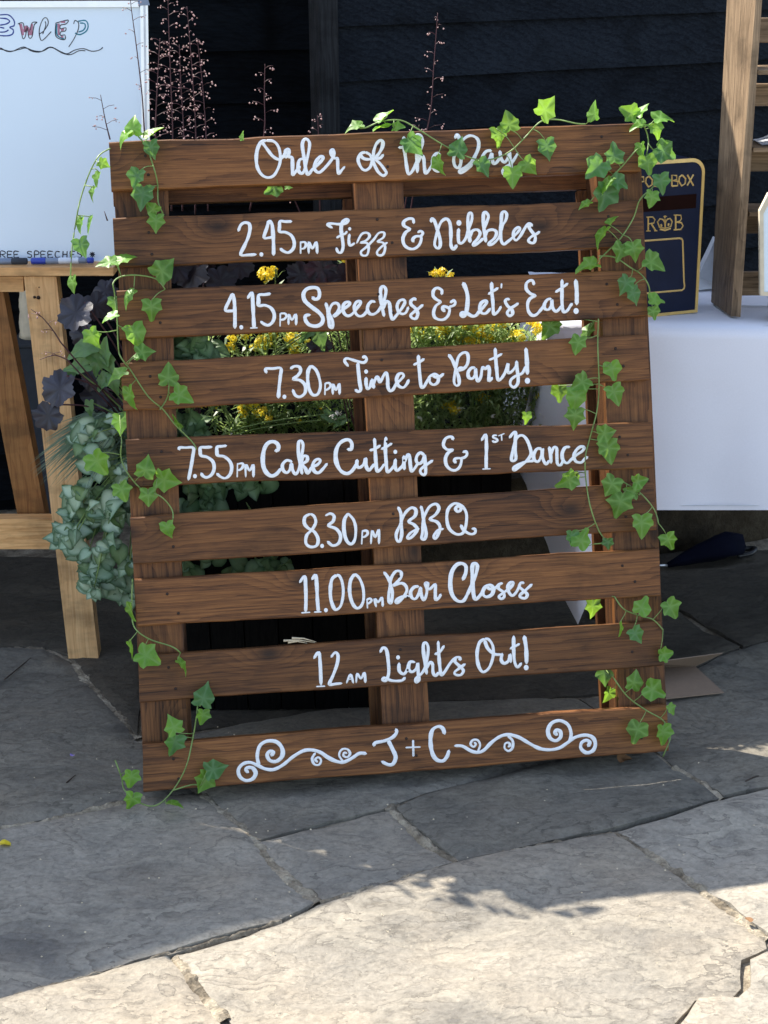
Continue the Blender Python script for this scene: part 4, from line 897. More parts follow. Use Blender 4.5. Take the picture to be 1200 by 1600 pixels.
ZT = gy(100, 418, YT-.02).z + .001
YW = YT + .05; LW = 0.05       # bottom depth and how far the top leans back
def wb(x, y, out=0.0):
    # point of the whiteboard plane: leans back by LW over its height
    p0 = Vector((0, YW, ZT)); nn = Vector((0, -1, LW/0.58)).normalized()
    return gpl(x, y, p0 + nn*out, nn)
brd = thing('whiteboard', tuple(wb(60, 414)), 'large white board with coloured pen lettering and FREE SPEECHES along its foot', 'whiteboard')
def wbhex(c, z0, z1, name, mat):
    m = MB(); m.hexa([wb(x, y, z1) for x, y in c], [wb(x, y, z0) for x, y in c]); return m.build(name, mat, brd)
wbhex([(-700,14),(228,10),(233,410),(-700,412)], -.006, 0, 'panel', MT['board'])
wbhex([(-708,4),(216,1),(217,11),(-708,14)], -.008, .006, 'frame_rail', MT['alu'])
wbhex([(-708,408),(226,407),(226,416),(-708,417)], -.008, .006, 'frame_rail', MT['alu'])
wbhex([(219,6),(231,6),(237,404),(224,404)], -.008, .007, 'frame_rail', MT['alu'])
wbhex([(224,9),(227,9),(232,402),(229,402)], .007, .0085, 'frame_groove', MT['print'])
wbhex([(215,-3),(231,-3),(234,8),(216,9)], -.010, .009, 'corner_cap', MT['pen_grey'])
def conv_wb(x, y):
    p = wb(x, y, 0.0); return p
def ribw(lines, ox, oy, s, width, mat, name='marker_writing'):
    m = MB()
    for ln in lines:
        wd = width
        if ln[0] == '@': a_, ln = ln[1:].split(' ', 1); wd = float(a_)
        pts = smooth([Vector((ox+x/s, oy+y/s, 0)) for x, y in parse(ln)], 4)
        vs = []; fs = []; n = len(pts)
        for i, p in enumerate(pts):
            t = (pts[min(i+1,n-1)]-pts[max(i-1,0)]).normalized(); nn = Vector((-t.y, t.x, 0))*wd*.5*(0.9+.3*noise.noise(p*.3))
            o = .0003+.0004*i/n
            vs += [wb(p.x-nn.x, p.y-nn.y, o*0), wb(p.x, p.y, .0006+o), wb(p.x+nn.x, p.y+nn.y, o*0)]
        for i in range(n-1): fs += [(i*3,i*3+1,i*3+4,i*3+3),(i*3+1,i*3+2,i*3+5,i*3+4)]
        m.add(vs, fs)
    return m.build(name, mat, brd)
ribw(['0,70 40,70 65,95 66,120 45,128 62,140 58,160 30,168 -20,165','0,85 30,88 45,100 30,112 0,118','-30,150 20,150 40,140','0,128 20,132'], 0,0,3,2.3, MT['ink_blue'])
for ln_ in (['84,112 95,118 106,178 118,172 128,130 135,175 150,172 160,118 174,105 150,108 137,150 126,120 116,150 108,108 84,112'], ['182,160 205,145 226,110 218,84 200,92 184,140 190,185 205,185 240,148','200,160 214,120 212,100'],
      ['262,108 318,94 310,112 284,118 284,135 308,130 306,145 284,150 284,166 304,164 302,186 262,170 262,108'], ['345,112 352,96 368,108 366,140 345,185 322,220']):
    ribw(ln_, 0, 0, 3, 1.7, MT['ink'], 'marker_letter')
ribw(['@5 96,112 107,165','@5 112,150 124,122','@5 130,128 140,165','@4 150,112 146,165','@4 275,110 275,165','@4 285,102 306,104','@4 285,140 300,138','@4 285,172 296,176'], 0,0,3,4, MT['ink_pink'])
ribw(['366,100 400,96 413,118 405,145 375,162 352,155','374,108 395,110 400,125 390,142 368,150','266,112 268,165 300,182'], 0,0,3,2.4, MT['ink_teal'])
ribw(['-40,235 0,225 30,240 60,240 110,220 150,240 190,243 235,220 280,240 315,252 350,235 390,228 430,240 465,235 482,222','-40,225 10,232 50,240 90,232 120,225 160,238 200,240 240,222 290,248 330,256 370,238 400,238'], 0,0,3,1.7, MT['ink'])
GL = {'R': ['0,100 0,0 60,8 65,40 5,55','20,55 70,100'], 'E': ['70,5 5,0 0,50 55,48','0,50 5,100 75,95'], 'S': ['65,12 20,0 0,30 60,60 45,98 0,92'], 'P': ['5,100 5,0 60,5 65,45 8,55'], 'C': ['70,10 20,5 0,50 20,98 72,90'],
      'H': ['5,0 0,100','65,0 62,100','0,52 65,48'], '*': ['0,50 80,50','40,10 40,95','12,20 70,82','70,18 10,85'], 'F': ['0,100 0,0 60,0', '0,48 50,48'],
      'O': ['35,0 5,20 0,60 30,100 65,80 70,35 35,0'], 'T': ['0,4 75,0', '38,2 38,100'], 'B': ['0,100 0,0 50,4 52,40 4,48 62,56 60,96 0,100'], 'X': ['0,0 65,100', '65,0 0,100']}
lines = []
for ch, x0 in zip('FREESPEECHES*', (-52,4,47,88,172,214,256,300,344,392,440,484,560)):
    for g_ in GL[ch]: lines.append(' '.join('%g,%g' % (x0 + px*.42, 50 + py*.40) for px, py in parse(g_)))
ribw(lines, 0, 380, 4, 1.9, MT['ink'])
# pens lying on the table in front of the board
def pen(x0, x1, y, cap, body, label, lab=None):
    A = gy(x0, y, YT+.012); B = gy(x1, y, YT+.012); r = .0068; A.z = B.z = ZT + r + .0004
    d = (B-A); L = d.length; d.normalize(); M = Matrix.Translation(A) @ d.to_track_quat('Z','Y').to_matrix().to_4x4()
    t = thing('marker_pen', tuple(A), label, 'pen', 'marker pens at the foot of the white board')
    m = MB(); m.lathe([(r*.8,0),(r*.98,.002),(r,L*.22),(r*.96,L*.23),(r*.7,L*.245)], M, 14); m.build('cap', MT[cap], t)
    m = MB(); m.lathe([(r*.9,L*.235),(r*.93,L*.24),(r*.93,L*.86),(r*.8,L*.90)], M, 14); m.build('barrel', MT[body], t)
    m = MB(); m.lathe([(r*.95,L*.44),(r*.96,L*.45),(r*.96,L*.75),(r*.95,L*.76)], M, 14); m.build('label_band', MT['pen_label'], t)
    m = MB(); m.lathe([(r*.88,L*.90),(r*.93,L*.905),(r*.9,L*.985),(r*.6,L)], M, 14); m.build('end_plug', MT[cap], t)
pen(49, 147, 411, 'pen_blue', 'pen_grey', 'blue capped marker pen lying at the right foot of the white board')
pen(43, -62, 411, 'slate', 'pen_grey', 'grey marker pen with dark end at the left photo edge')

# something pale and something dark standing behind the table legs
Yb_ = 4.28
p = gy(35, 620, Yb_)
bx = thing('storage_box', tuple(gy(35, 700, Yb_)), 'dark charcoal box behind the trestle table legs, a cream bag on it', 'box')
A = gy(18, 536, Yb_); B = gy(64, 536, Yb_); m = MB(); m.box((A.x, Yb_, 0), (B.x, Yb_+.18, A.z-.012), bev=.004); m.build('body', MT['slate'], bx)
m = MB(); m.box((A.x-.006, Yb_-.006, A.z-.012), (B.x+.006, Yb_+.186, A.z-.001), bev=.002); m.build('lid', MT['slate'], bx)
m = MB(); n = 10; vs = []; C1 = gy(22, 536, Yb_); C2 = gy(58, 455, Yb_)
for j in range(n+1):
    for i in range(16):
        an = 2*math.pi*i/16; t = j/n; rx = .036*(1-.25*t)*(1+.06*math.sin(t*18+i)); ry = .05*(1-.5*t)
        vs.append(((C1.x+C2.x)/2 + rx*math.cos(an), Yb_+.08 + ry*math.sin(an), A.z + (gy(35,455,Yb_).z-A.z)*t))
m.add(vs, [(j*16+i, j*16+(i+1)%16, (j+1)*16+(i+1)%16, (j+1)*16+i) for j in range(n) for i in range(16)] + [tuple(range(16))[::-1], tuple(n*16+i for i in range(16))], True)
single(m, 'canvas_bag', MT['cream'], (C1.x, Yb_+.08, A.z), 'cream canvas bag glimpsed between the pine leg and brace', 'bag')

# ================================================================= RIGHT TABLE WITH WHITE CLOTH
YC = 3.38
ZC = gy(1012, 512, YC).z
t2 = thing('folding_table', (gy(1100,700,YC).x, YC+.3, 0), 'table hidden under a white cloth right of the sign', 'table')
xl = gy(866, 510, YC).x; xr = 2.0
m = MB(); m.box((xl+.01, YC+.02, ZC-.03), (xr, YC+.55, ZC-.004)); m.build('tabletop', MT['print'], t2)
for x in (xl+.14, xr-.1):
    for y in (YC+.30, YC+.50):
        m = MB(); m.tube([(x, y, 0), (x, y, ZC-.03)], .012, 8); m.build('leg', MT['blackplastic'], t2)
m = MB()
cols = [(860,509,808,700,.20),(861,509,812,738,.16),(862,509,822,757,.12),(863,509,836,806,.10),(866,509,855,850,.075),(872,510,872,905,.05),(880,510,884,940,.02),(890,510,903,976,.0),(902,510,919,938,.01),(914,511,932,880,.03),(926,511,941,835,.045),(938,511,947,799,.03)]
x = 960
while x < 1900: cols.append((x, 511.5+(x-1012)*.016, x, 797+ .0*(x-1012), .0)); x += 20
vs = []; rows = 16
for j, (xt, yt, xb, yb, dy) in enumerate(cols):
    for i in range(rows+1):
        t = i/rows; px = xt + (xb-xt)*t**1.15; py = yt + (yb-yt)*t
        Yd = YC - .004 + dy*t**.8 + .004*math.sin(px*.045+1)*t + .003*noise.noise(Vector((px*.02, py*.01, 0))) * t
        Yd += .0035*t*math.sin(px*.021+py*.004) + .002*noise.fractal(Vector((px*.012, py*.02, 4)), 1, 2, 3)
        if j < 11: Yd += .010*math.sin(j*2.3)*t
        q = gy(px, py, Yd)
        if i == 0: q = gy(px, py, YC-.003)
        vs.append(q)
n = len(cols)
fs = [(j*(rows+1)+i, (j+1)*(rows+1)+i, (j+1)*(rows+1)+i+1, j*(rows+1)+i+1) for j in range(n-1) for i in range(rows)]
# top sheet joined on: front edge row -> back
b = len(vs); nr = 8
for j in range(n):
    f0 = vs[j*(rows+1)]
    for i in range(1, nr+1):
        t = i/nr; xx = f0.x + (xl - f0.x)*0 ; vs.append(Vector((f0.x, f0.y + .545*t, f0.z + .0012*noise.noise(Vector((f0.x*9, t*5, 3)))*(1 if i < nr else 0) + .0025*math.sin(min(1,t*8)*math.pi/2))))
for j in range(n-1):
    fs.append((j*(rows+1), b+j*nr, b+(j+1)*nr, (j+1)*(rows+1)))
    for i in range(nr-1): fs.append((b+j*nr+i, b+j*nr+i+1, b+(j+1)*nr+i+1, b+(j+1)*nr+i))
# left side drop
s = len(vs); k = 8
for i in range(k+1):
    yy = YC + .545*i/k
    for r_ in range(7):
        t = r_/6; fl = .035*t*(1+.6*math.sin(i*2.1)); vs.append(Vector((vs[0].x - fl - .012*t, yy + (.20*t if i == 0 else 0)*(1-i/k), ZC - (.30)*t)))
for i in range(k):
    for r_ in range(6): fs.append((s+i*7+r_, s+(i+1)*7+r_, s+(i+1)*7+r_+1, s+i*7+r_+1))
m.add(vs, fs, True)
cl = single(m, 'tablecloth', MT['cloth'], (gy(1100,512,YC).x, YC, ZC), 'white tablecloth hanging to a point at its left corner behind the sign', 'tablecloth')
# hem line
m = MB(); m.tube([gy(x, 790, YC-.0055) for x in range(960, 1900, 60)], .0009, 4); o = m.build('hem_stitching', MT['print'], cl)

# post box
ZTOP = ZC + .0035
A = gz(962, 501, ZTOP); B = gz(1090, 488, ZTOP); d = (B-A); WB = d.length; d.normalize(); bk = Vector((-d.y, d.x, 0))
M = Matrix(((d.x, 0, -bk.x, A.x), (d.y, 0, -bk.y, A.y), (0, 1, 0, ZTOP), (0,0,0,1)))   # x across, y up, z out of the front
MI = M.inverted()
pbx = thing('post_box', tuple(A), 'navy wooden post box with gold rim, slot and crown standing on the white table', 'post box', mat=M)
def pb(x, y, z=0.0): return MI @ gpl(x, y, A - bk*z, bk)
HB = pb(1060, 249).y; RR = .030; DP = .17
def outline(i0, r, n=7):
    pts = [(i0, i0*0.9), (WB-i0, i0*0.9)]
    for k in range(n+1): a = k/n*math.pi/2; pts.append((WB-i0-r+r*math.cos(a), HB-i0-r+r*math.sin(a)))
    for k in range(n+1): a = math.pi/2+k/n*math.pi/2; pts.append((i0+r+r*math.cos(a), HB-i0-r+r*math.sin(a)))
    return pts
def extr(m, pts, z0, z1):
    n = len(pts); m.add([(x, y, z1) for x, y in pts] + [(x, y, z0) for x, y in pts], [tuple(range(n)), tuple(n+i for i in reversed(range(n)))] + [(i, n+i, n+(i+1)%n, (i+1)%n) for i in range(n)])
m = MB(); extr(m, outline(0.001, RR), -DP, -.0035); m.build('body', MT['navy'], pbx, local=True)
m = MB(); extr(m, outline(0.0062, RR-.006), -.004, -.0005); m.build('front_panel', MT['navy'], pbx, local=True)
o1, o2 = outline(0, RR), outline(.0070, RR-.006); n = len(o1); m = MB()
m.add([(x,y,0) for x,y in o1]+[(x,y,.001) for x,y in o2]+[(x,y,-.0045) for x,y in o1]+[(x,y,-.003) for x,y in o2],
      [(i,(i+1)%n,n+(i+1)%n,n+i) for i in range(n)]+[(2*n+i,i,(i+1)%n,2*n+(i+1)%n)[::-1] for i in range(n)]+[(n+i,n+(i+1)%n,3*n+(i+1)%n,3*n+i) for i in range(n)])
m.build('gold_rim', MT['gold'], pbx, local=True)
def pbrect(x0, y0, x1, y1, z0, z1, name, mat):
    a_, b_2 = pb(x0, y1), pb(x1, y0); m = MB(); m.box((a_.x, a_.y, z0), (b_2.x, b_2.y, z1)); return m.build(name, mat, pbx, local=True)
cx0 = pb(1089, 314).x; m = MB(); yA = pb(1060, 327).y; yB = pb(1060, 305).y
m.box((WB-cx0, yA, -.0006), (cx0-.002, yB, .0005)); m.build('slot', MT['slot'], pbx, local=True)
def goldlines(lines, name):
    m = MB()
    for wd, pts in lines:
        q = [pb(x, y) for x, y in pts]
        P = q if len(q) < 3 else q
        vs = []; fs = []; n = len(P); h = wd/760*.62
        for i, p in enumerate(P):
            t = (P[min(i+1,n-1)]-P[max(i-1,0)]); t = t.normalized() if t.length else Vector((1,0,0))
            vs += [(p.x+t.y*h, p.y-t.x*h, -.0008), (p.x, p.y, .0009), (p.x-t.y*h, p.y+t.x*h, -.0008)]
        for i in range(n-1): fs += [(i*3,i*3+1,i*3+4,i*3+3),(i*3+1,i*3+2,i*3+5,i*3+4)]
        m.add(vs, fs)
    return m.build(name, MT['gold'], pbx, local=True)
ln = []
for ch, x0 in zip('POST BOX', (997,1009,1022,1033,0,1050,1061,1074)):
    if ch == ' ': continue
    for g_ in GL[ch]:
        q = parse(g_); wq = 10.5 if ch != 'P' else 10
        ln.append((2.7, [(x0 + px/70*wq, 292.5 - (x0-1003)*.035 - (100-py)/100*17) for px, py in q]))
goldlines(ln, 'post_box_lettering')
ser = [(2.6, [(1013,339),(1013,361)]), (2.0, [(1010,339.5),(1020,339),(1023.5,343),(1022,348.5),(1013,350)]), (2.6, [(1018,350),(1025,361)]), (1.6, [(1009.5,361),(1016.5,361)]), (1.6, [(1022,361),(1027,360.6)]),
       (2.8, [(1056,336),(1056,359)]), (1.6, [(1052.5,336.3),(1058,336)]), (2.0, [(1056,336),(1064,336.5),(1065,342),(1062,346),(1056,347)]), (2.4, [(1056,347),(1065,348),(1067.5,353),(1064,358.5),(1052.5,359.3)])]
goldlines(ser, 'initials')
cr = [(2.6, [(1031,358),(1039.5,360),(1048,357.2)]), (1.6, [(1031,355),(1039.5,357),(1048,354)]), (2.2, [(1031,356),(1027.5,347),(1031,342),(1036,343),(1038.5,347),(1039.5,355)]), (2.2, [(1048,355),(1050.5,346),(1047,341.5),(1043,342.5),(1040.5,346.5),(1039.5,355)]),
      (2.0, [(1039.2,342),(1039.6,356)]), (2.6, [(1039,336.5),(1039.2,341)]), (1.4, [(1036.5,338.5),(1042,338.2)]), (1.8, [(1029,343.5),(1030,345)]), (1.8, [(1048.5,342.5),(1049.5,344)]), (3.0, [(1033,350),(1034,354)]), (3.0, [(1045,349),(1044.5,353)])]
goldlines(cr, 'crown')
fr = [(1000,377),(1062,372.3),(1065,373),(1067,376),(1069,440),(1070,447),(1069,451),(1066,453.5),(1003,459)]
goldlines([(2.8, fr), (2.8, [(1000,377),(996,381),(998,455),(1003,459)])], 'panel_outline')

# pale bag behind the post box
m = MB(); Yg = 3.72
pts = [(1086,470),(1090,432),(1104,405),(1116,378),(1122,380),(1130,470)]
a = [gy(x, y, Yg+.03*(i%2)) for i, (x, y) in enumerate(pts)]
for q in a: q.z = max(q.z, ZTOP)
n = len(a); m.add(a + [q + Vector((.01,.07,0)) for q in a], [tuple(range(n)), tuple(n+i for i in reversed(range(n)))] + [(i, n+i, n+(i+1)%n, (i+1)%n) for i in range(n)])
single(m, 'gift_bag', MT['print'], tuple(gy(1105,465,Yg)), 'crumpled pale blue bag between the post box and the wooden rack', 'gift bag')

# wooden rack
Yk0 = gz(1142, 494, ZTOP).y; Yk1 = gz(1111, 472, ZTOP).y
rk = thing('wooden_rack', tuple(gz(1142, 494, ZTOP)), 'weathered wooden slatted rack standing on the white table at the right edge', 'rack')
def at(x, y, Y): return gy(x, y, Y)
def rackside(off):
    m = MB(); o = Vector((off, 0, 0))
    fl_b, bl_b = gz(1142,494,ZTOP), gz(1111,472,ZTOP); fr_b = gz(1157,495.5,ZTOP); 
    fl_t, bl_t, fr_t = at(1188,-90,Yk0), at(1140.5,-90,Yk1), at(1197,-90,Yk0)
    zt = fl_t.z; bl_t.z = zt
    br_b = bl_b + (fr_b-fl_b); br_t = bl_t + (fr_t-fl_t)
    m.hexa([q+o for q in (fl_b, fr_b, fr_t, fl_t)], [q+o for q in (bl_b, br_b, br_t, bl_t)])
    return m.build('side_panel', MT['oldwood_z'], rk)
rackside(0); rackside(.46)
for (y0, y1) in ((28,67),(131,166),(232,268),(330,365),(425,462)):
    Y = Yk1 - .012; a = [at(1172, y0, Y), at(1172, y1, Y)]
    xa = at(1172 - (y0+y1)/2*.03 - 6, y0, Y).x
    m = MB(); m.box((xa, Y, a[1].z), (xa+.46, Y+.012, a[0].z), bev=.0015); m.build('slat', MT['oldwood_x'], rk)
    # shelf block lying across just behind
p = gz(1150, 496, ZTOP)
for zz in (gy(1180, 232, Yk0).z, gy(1180, 110, Yk0).z, gy(1180, 333, Yk0).z):
    m = MB(); x0 = gy(1176, 230, Yk0+.02).x; m.box((x0, Yk0+.015, zz-.010), (x0+.44, Yk1-.014, zz), bev=.001); m.build('shelf', MT['oldwood_x'], rk)
# things on its shelves
z1 = gy(1180, 232, Yk0).z
m = MB(); x0 = gy(1189, 200, Yk0+.05).x; vs = []
for i in range(9):
    t = i/8; an = t*2.2; vs += [(x0 + .045*math.sin(an)+.0*t, Yk0+.03, z1+.002 + .045*(1-math.cos(an))/1.3), (x0 + .045*math.sin(an), Yk0+.12, z1+.002 + .045*(1-math.cos(an))/1.3)]
vs2 = [(x*1, y, z+.0015) for x, y, z in vs]
m.add(vs + vs2, [(i*2, i*2+1, i*2+3, i*2+2) for i in range(8)] + [(18+i*2, 18+i*2+2, 18+i*2+3, 18+i*2+1) for i in range(8)], True)
single(m, 'magazine', MT['print'], (x0, Yk0+.05, z1), 'curled pale printed magazine on the second shelf of the rack', 'magazine')
m = MB(); x0 = gy(1186, 300, Yk1+.04).x; z2 = gy(1180, 333, Yk0).z
vs = [];
for i in range(13):
    for j in range(5): vs.append((x0 + .02 + .3*i/12, Yk1-.03 + .006*math.sin(i*1.7), z2+.002+.085*j/4))
m.add(vs, [(i*5+j, (i+1)*5+j, (i+1)*5+j+1, i*5+j+1) for i in range(12) for j in range(4)], True)
single(m, 'folded_cloth', MT['lilac'], (x0+.1, Yk1-.03, z2), 'lilac grey cloth hanging inside the rack on its lower shelf', 'cloth')
# framed sign at the very edge
Ys = 3.40
card_ = [(1188,462),(1187,330),(1201,302),(1330,302),(1344,330),(1344,466)]
def cardpts(ins, Y):
    cx, cy = 1266, 384; out = []
    for x, y in card_:
        dx, dy = x-cx, y-cy; L = math.hypot(dx, dy); out.append(gy(cx+dx*(1-ins/abs(78)), cy+dy*(1-ins/80), Y))
    return out
sg = thing('framed_sign', tuple(gz(1190, 500, ZTOP)), 'pale sign in a cream frame with clipped corners at the right photo edge', 'sign')
outp = cardpts(0, Ys); inp = cardpts(6, Ys); n = 6
for q in outp: q.z = max(q.z, ZTOP)
m = MB(); m.add(outp + inp + [q+Vector((0,.014,0)) for q in outp] + [q+Vector((0,.014,0)) for q in inp],
   [(i,(i+1)%n,n+(i+1)%n,n+i) for i in range(n)] + [(i,2*n+i,2*n+(i+1)%n,(i+1)%n) for i in range(n)] + [(n+i,n+(i+1)%n,3*n+(i+1)%n,3*n+i) for i in range(n)] + [tuple(2*n+i for i in reversed(range(n)))]); m.build('frame', MT['cream'], sg)
m = MB(); q2 = [q+Vector((0,.004,0)) for q in inp]; m.add(q2 + [q+Vector((0,.005,0)) for q in q2], [tuple(range(n)), tuple(n+i for i in reversed(range(n)))]); m.build('card', MT['board'], sg)
m = MB(); 
p0 = gy(1230, 466, Ys+.014); m.add([(p0.x-.02, Ys+.016, ZTOP), (p0.x+.02, Ys+.016, ZTOP), (p0.x+.02, Ys+.09, ZTOP), (p0.x-.02, Ys+.09, ZTOP), (p0.x-.015, Ys+.016, ZTOP+.12), (p0.x+.015, Ys+.016, ZTOP+.12)], [(0,3,2,1),(0,1,5,4),(3,4,5,2),(0,4,3),(1,2,5)]); m.build('prop', MT['card'], sg)

# ================================================================= THINGS ON THE GROUND
# folded umbrella
pts = [gz(x, y) for x, y in ((1046,893),(1070,889),(1095,885),(1115,883),(1135,879),(1150,876),(1160,873))]
m = MB(); rr = [.006,.016,.026,.034,.040,.036,.018]; vs = []; N = len(pts)
P = [q + Vector((0, .03, r*.9)) for q, r in zip(pts, rr)]
for i, (q, r) in enumerate(zip(P, rr)):
    t = (P[min(i+1,N-1)]-P[max(i-1,0)]).normalized(); a_ = t.cross(Vector((0,0,1))).normalized(); b_2 = a_.cross(t)
    for k in range(16):
        an = 2*math.pi*k/16; r2 = r*(1+.18*math.sin(an*4+i*.6)); vs.append(q + a_*math.cos(an)*r2 + b_2*math.sin(an)*r2*.85)
m.add(vs, [(i*16+k, i*16+(k+1)%16, (i+1)*16+(k+1)%16, (i+1)*16+k) for i in range(N-1) for k in range(16)] + [tuple(range(16))[::-1], tuple((N-1)*16+k for k in range(16))], True)
um = thing('umbrella', tuple(pts[3]), 'dark navy folded umbrella lying on the paving under the white table', 'umbrella')
m.build('folded_canopy', MT['brolly'], um)
m = MB(); m.tube(smooth([P[-1]+Vector((-.01,0,0)), P[-1]+Vector((.02,0,0)), P[-1]+Vector((.035,-.012,.004)), P[-1]+Vector((.02,-.035,0)), P[-1]+Vector((-.015,-.04,-.005))], 5), .007, 8); m.build('handle', MT['blackplastic'], um)
m = MB(); m.tube([P[0], P[0]+Vector((-.05,-.002,.0))], .003, 6); m.build('tip', MT['alu'], um)
# folded brown card
m = MB()
g1 = [gz(x, y, .002) for x, y in ((960,925+140),(1000,1043),(1086,1042),(1131,1083),(1040,1093),(958,1097))]
f_ = [gz(1000,1043,.003), gz(1086,1042,.003), gz(1129,1021,.05), gz(1000,1038,.06)]
th_ = Vector((0,0,.002)); n = 6
m.add(g1 + [q+th_ for q in g1], [tuple(n+i for i in range(n)), tuple(reversed(range(n)))] + [(i,(i+1)%n,n+(i+1)%n,n+i) for i in range(n)])
m.add(f_ + [q+Vector((0,.002,.001)) for q in f_], [(0,1,2,3),(7,6,5,4),(0,4,5,1),(1,5,6,2),(2,6,7,3),(3,7,4,0)])
single(m, 'folded_card', MT['card'], tuple(gz(1060,1070)), 'folded sheet of brown card on the paving right of the sign', 'card')
def scatter_petal(x, y, sz, mat, name, label, cat, ang=0.3, group=None):
    me = leaf_mesh(name, MT[mat], seed=int(x), lobes=1, fold=.5, curl=.6)
    o = bpy.data.objects.new(name, me); col.objects.link(o); p = gz(x, y, .006)
    o.matrix_basis = leaf_matrix(p, Vector((math.cos(ang), math.sin(ang), .1)), Vector((.2,.1,1)), sz); _WM[o.name] = o.matrix_basis.copy(); tag(o, label, cat, group)
scatter_petal(1, 1318, .022, 'yellow', 'fallen_petal', 'fallen yellow petal on the grey paving at the left edge', 'petal', .2)
scatter_petal(112, 1181, .010, 'violet', 'fallen_petal', 'tiny fallen violet petal on the slab left of the sign', 'petal', 1.2)
scatter_petal(970, 1192, .030, 'dryleaf', 'dry_leaf', 'curled dry leaf under the bottom right of the sign', 'dry leaf', .6)
scatter_petal(1172, 1441, .014, 'dryleaf', 'dry_leaf', 'small rusty leaf scrap in the joint of the sunlit paving at right', 'dry leaf', 2.0)
for (a_, b_2, lab) in (((7,1062),(48,1028),'long thin dark twig on the paving left of the pine leg'), ((104,1223),(118,1211),'short dark twig lying on the slab left of the sign'), ((1165,1221),(1186,1212),'short twig on the shaded slab right of the sign')):
    p, q = gz(*a_, .004), gz(*b_2, .004); m = MB(); m.tube(smooth([p, (p+q)/2+Vector((.002,.003,.001)), q], 4), .0018, 5, taper=.0008); single(m, 'twig', MT['twig'], tuple(p), lab, 'twig')
m = MB()
rp = random.Random(8)
for k in range(150):
    q = gz(rp.uniform(-50,1250), rp.uniform(1130,1590), .003); r = rp.uniform(.0008,.0022)
    m.add([q+Vector((-r,0,0)), q+Vector((r*.5,-r,0)), q+Vector((r,.6*r,0)), q+Vector((0,.2*r,r))], [(0,1,3),(1,2,3),(2,0,3)])
o = m.build('grit', MT['straw']); tag(o, 'scattered pale grit and crumbs on the paving slabs', 'grit', kind='stuff')

# ================================================================= PLANTERS AND PLANTS
YP = gz(460, 1108).y
xa, xb = gy(232, 1100, YP).x, gy(598, 1100, YP).x
zt = gy(500, 735, YP-.07).z
pl1 = thing('planter', ((xa+xb)/2, YP+.1, 0), 'black wooden trough planter on the ground directly behind the sign', 'planter')
nb = 7
for i in range(nb):
    x0 = xa + (xb-xa)*i/nb; x1 = xa + (xb-xa)*(i+1)/nb - .003
    m = MB(); m.hexa([(x0,YP,.0),(x1,YP,.0),(x1,YP-.07,zt),(x0,YP-.07,zt)], [(x0,YP+.018,.0),(x1,YP+.018,.0),(x1,YP-.052,zt),(x0,YP-.052,zt)]); m.build('plank', MT['planter'], pl1)
for sx in (xa, xb-.018):
    m = MB(); m.hexa([(sx,YP+.02,0),(sx+.018,YP+.02,0),(sx+.018,YP-.05,zt-.004),(sx,YP-.05,zt-.004)], [(sx,YP+.26,0),(sx+.018,YP+.26,0),(sx+.018,YP+.30,zt-.004),(sx,YP+.30,zt-.004)]); m.build('end_board', MT['planter'], pl1)
m = MB(); m.hexa([(xa+.02,YP+.25,0),(xb-.02,YP+.25,0),(xb-.02,YP+.28,zt-.005),(xa+.02,YP+.28,zt-.005)], [(xa+.02,YP+.27,0),(xb-.02,YP+.27,0),(xb-.02,YP+.30,zt-.005),(xa+.02,YP+.30,zt-.005)]); m.build('back_board', MT['planter'], pl1)
m = MB(); m.box((xa+.02, YP-.04, zt-.05), (xb-.02, YP+.26, zt-.03)); m.build('soil', MT['mortar_dry'], pl1)
Y2 = 3.52; xc, xd = gy(610, 750, Y2).x, gy(800, 750, Y2).x; zt2 = gy(700, 700, Y2).z; zb2 = gy(700, 806, Y2).z
pl2 = thing('planter', ((xc+xd)/2, Y2+.1, 0), 'dark timber planter held off the barn wall behind the right half of the sign', 'planter')
for i in range(4):
    x0 = xc+(xd-xc)*i/4; m = MB(); m.box((x0, Y2, zb2), (xc+(xd-xc)*(i+1)/4-.003, Y2+.015, zt2)); m.build('plank', MT['planter'], pl2)
for sx in (xc, xd-.015):
    m = MB(); m.box((sx, Y2+.016, zb2), (sx+.015, Y2+.19, zt2)); m.build('end_board', MT['planter'], pl2)
m = MB(); m.box((xc, Y2+.191, zb2), (xd, Y2+.205, zt2)); m.build('back_board', MT['planter'], pl2)
m = MB(); m.box((xc+.016, Y2+.016, zb2+.01), (xd-.016, Y2+.19, zt2-.02)); m.build('soil', MT['mortar_dry'], pl2)
for sx in (xc+.03, xd-.06):
    m = MB(); m.box((sx, Y2+.206, zb2+.002), (sx+.02, 4.25, zb2+.022)); m.build('bracket', MT['planter'], pl2)

def rootp(x, Y, z=None): return Vector((x, Y, (zt-.03) if z is None else z))
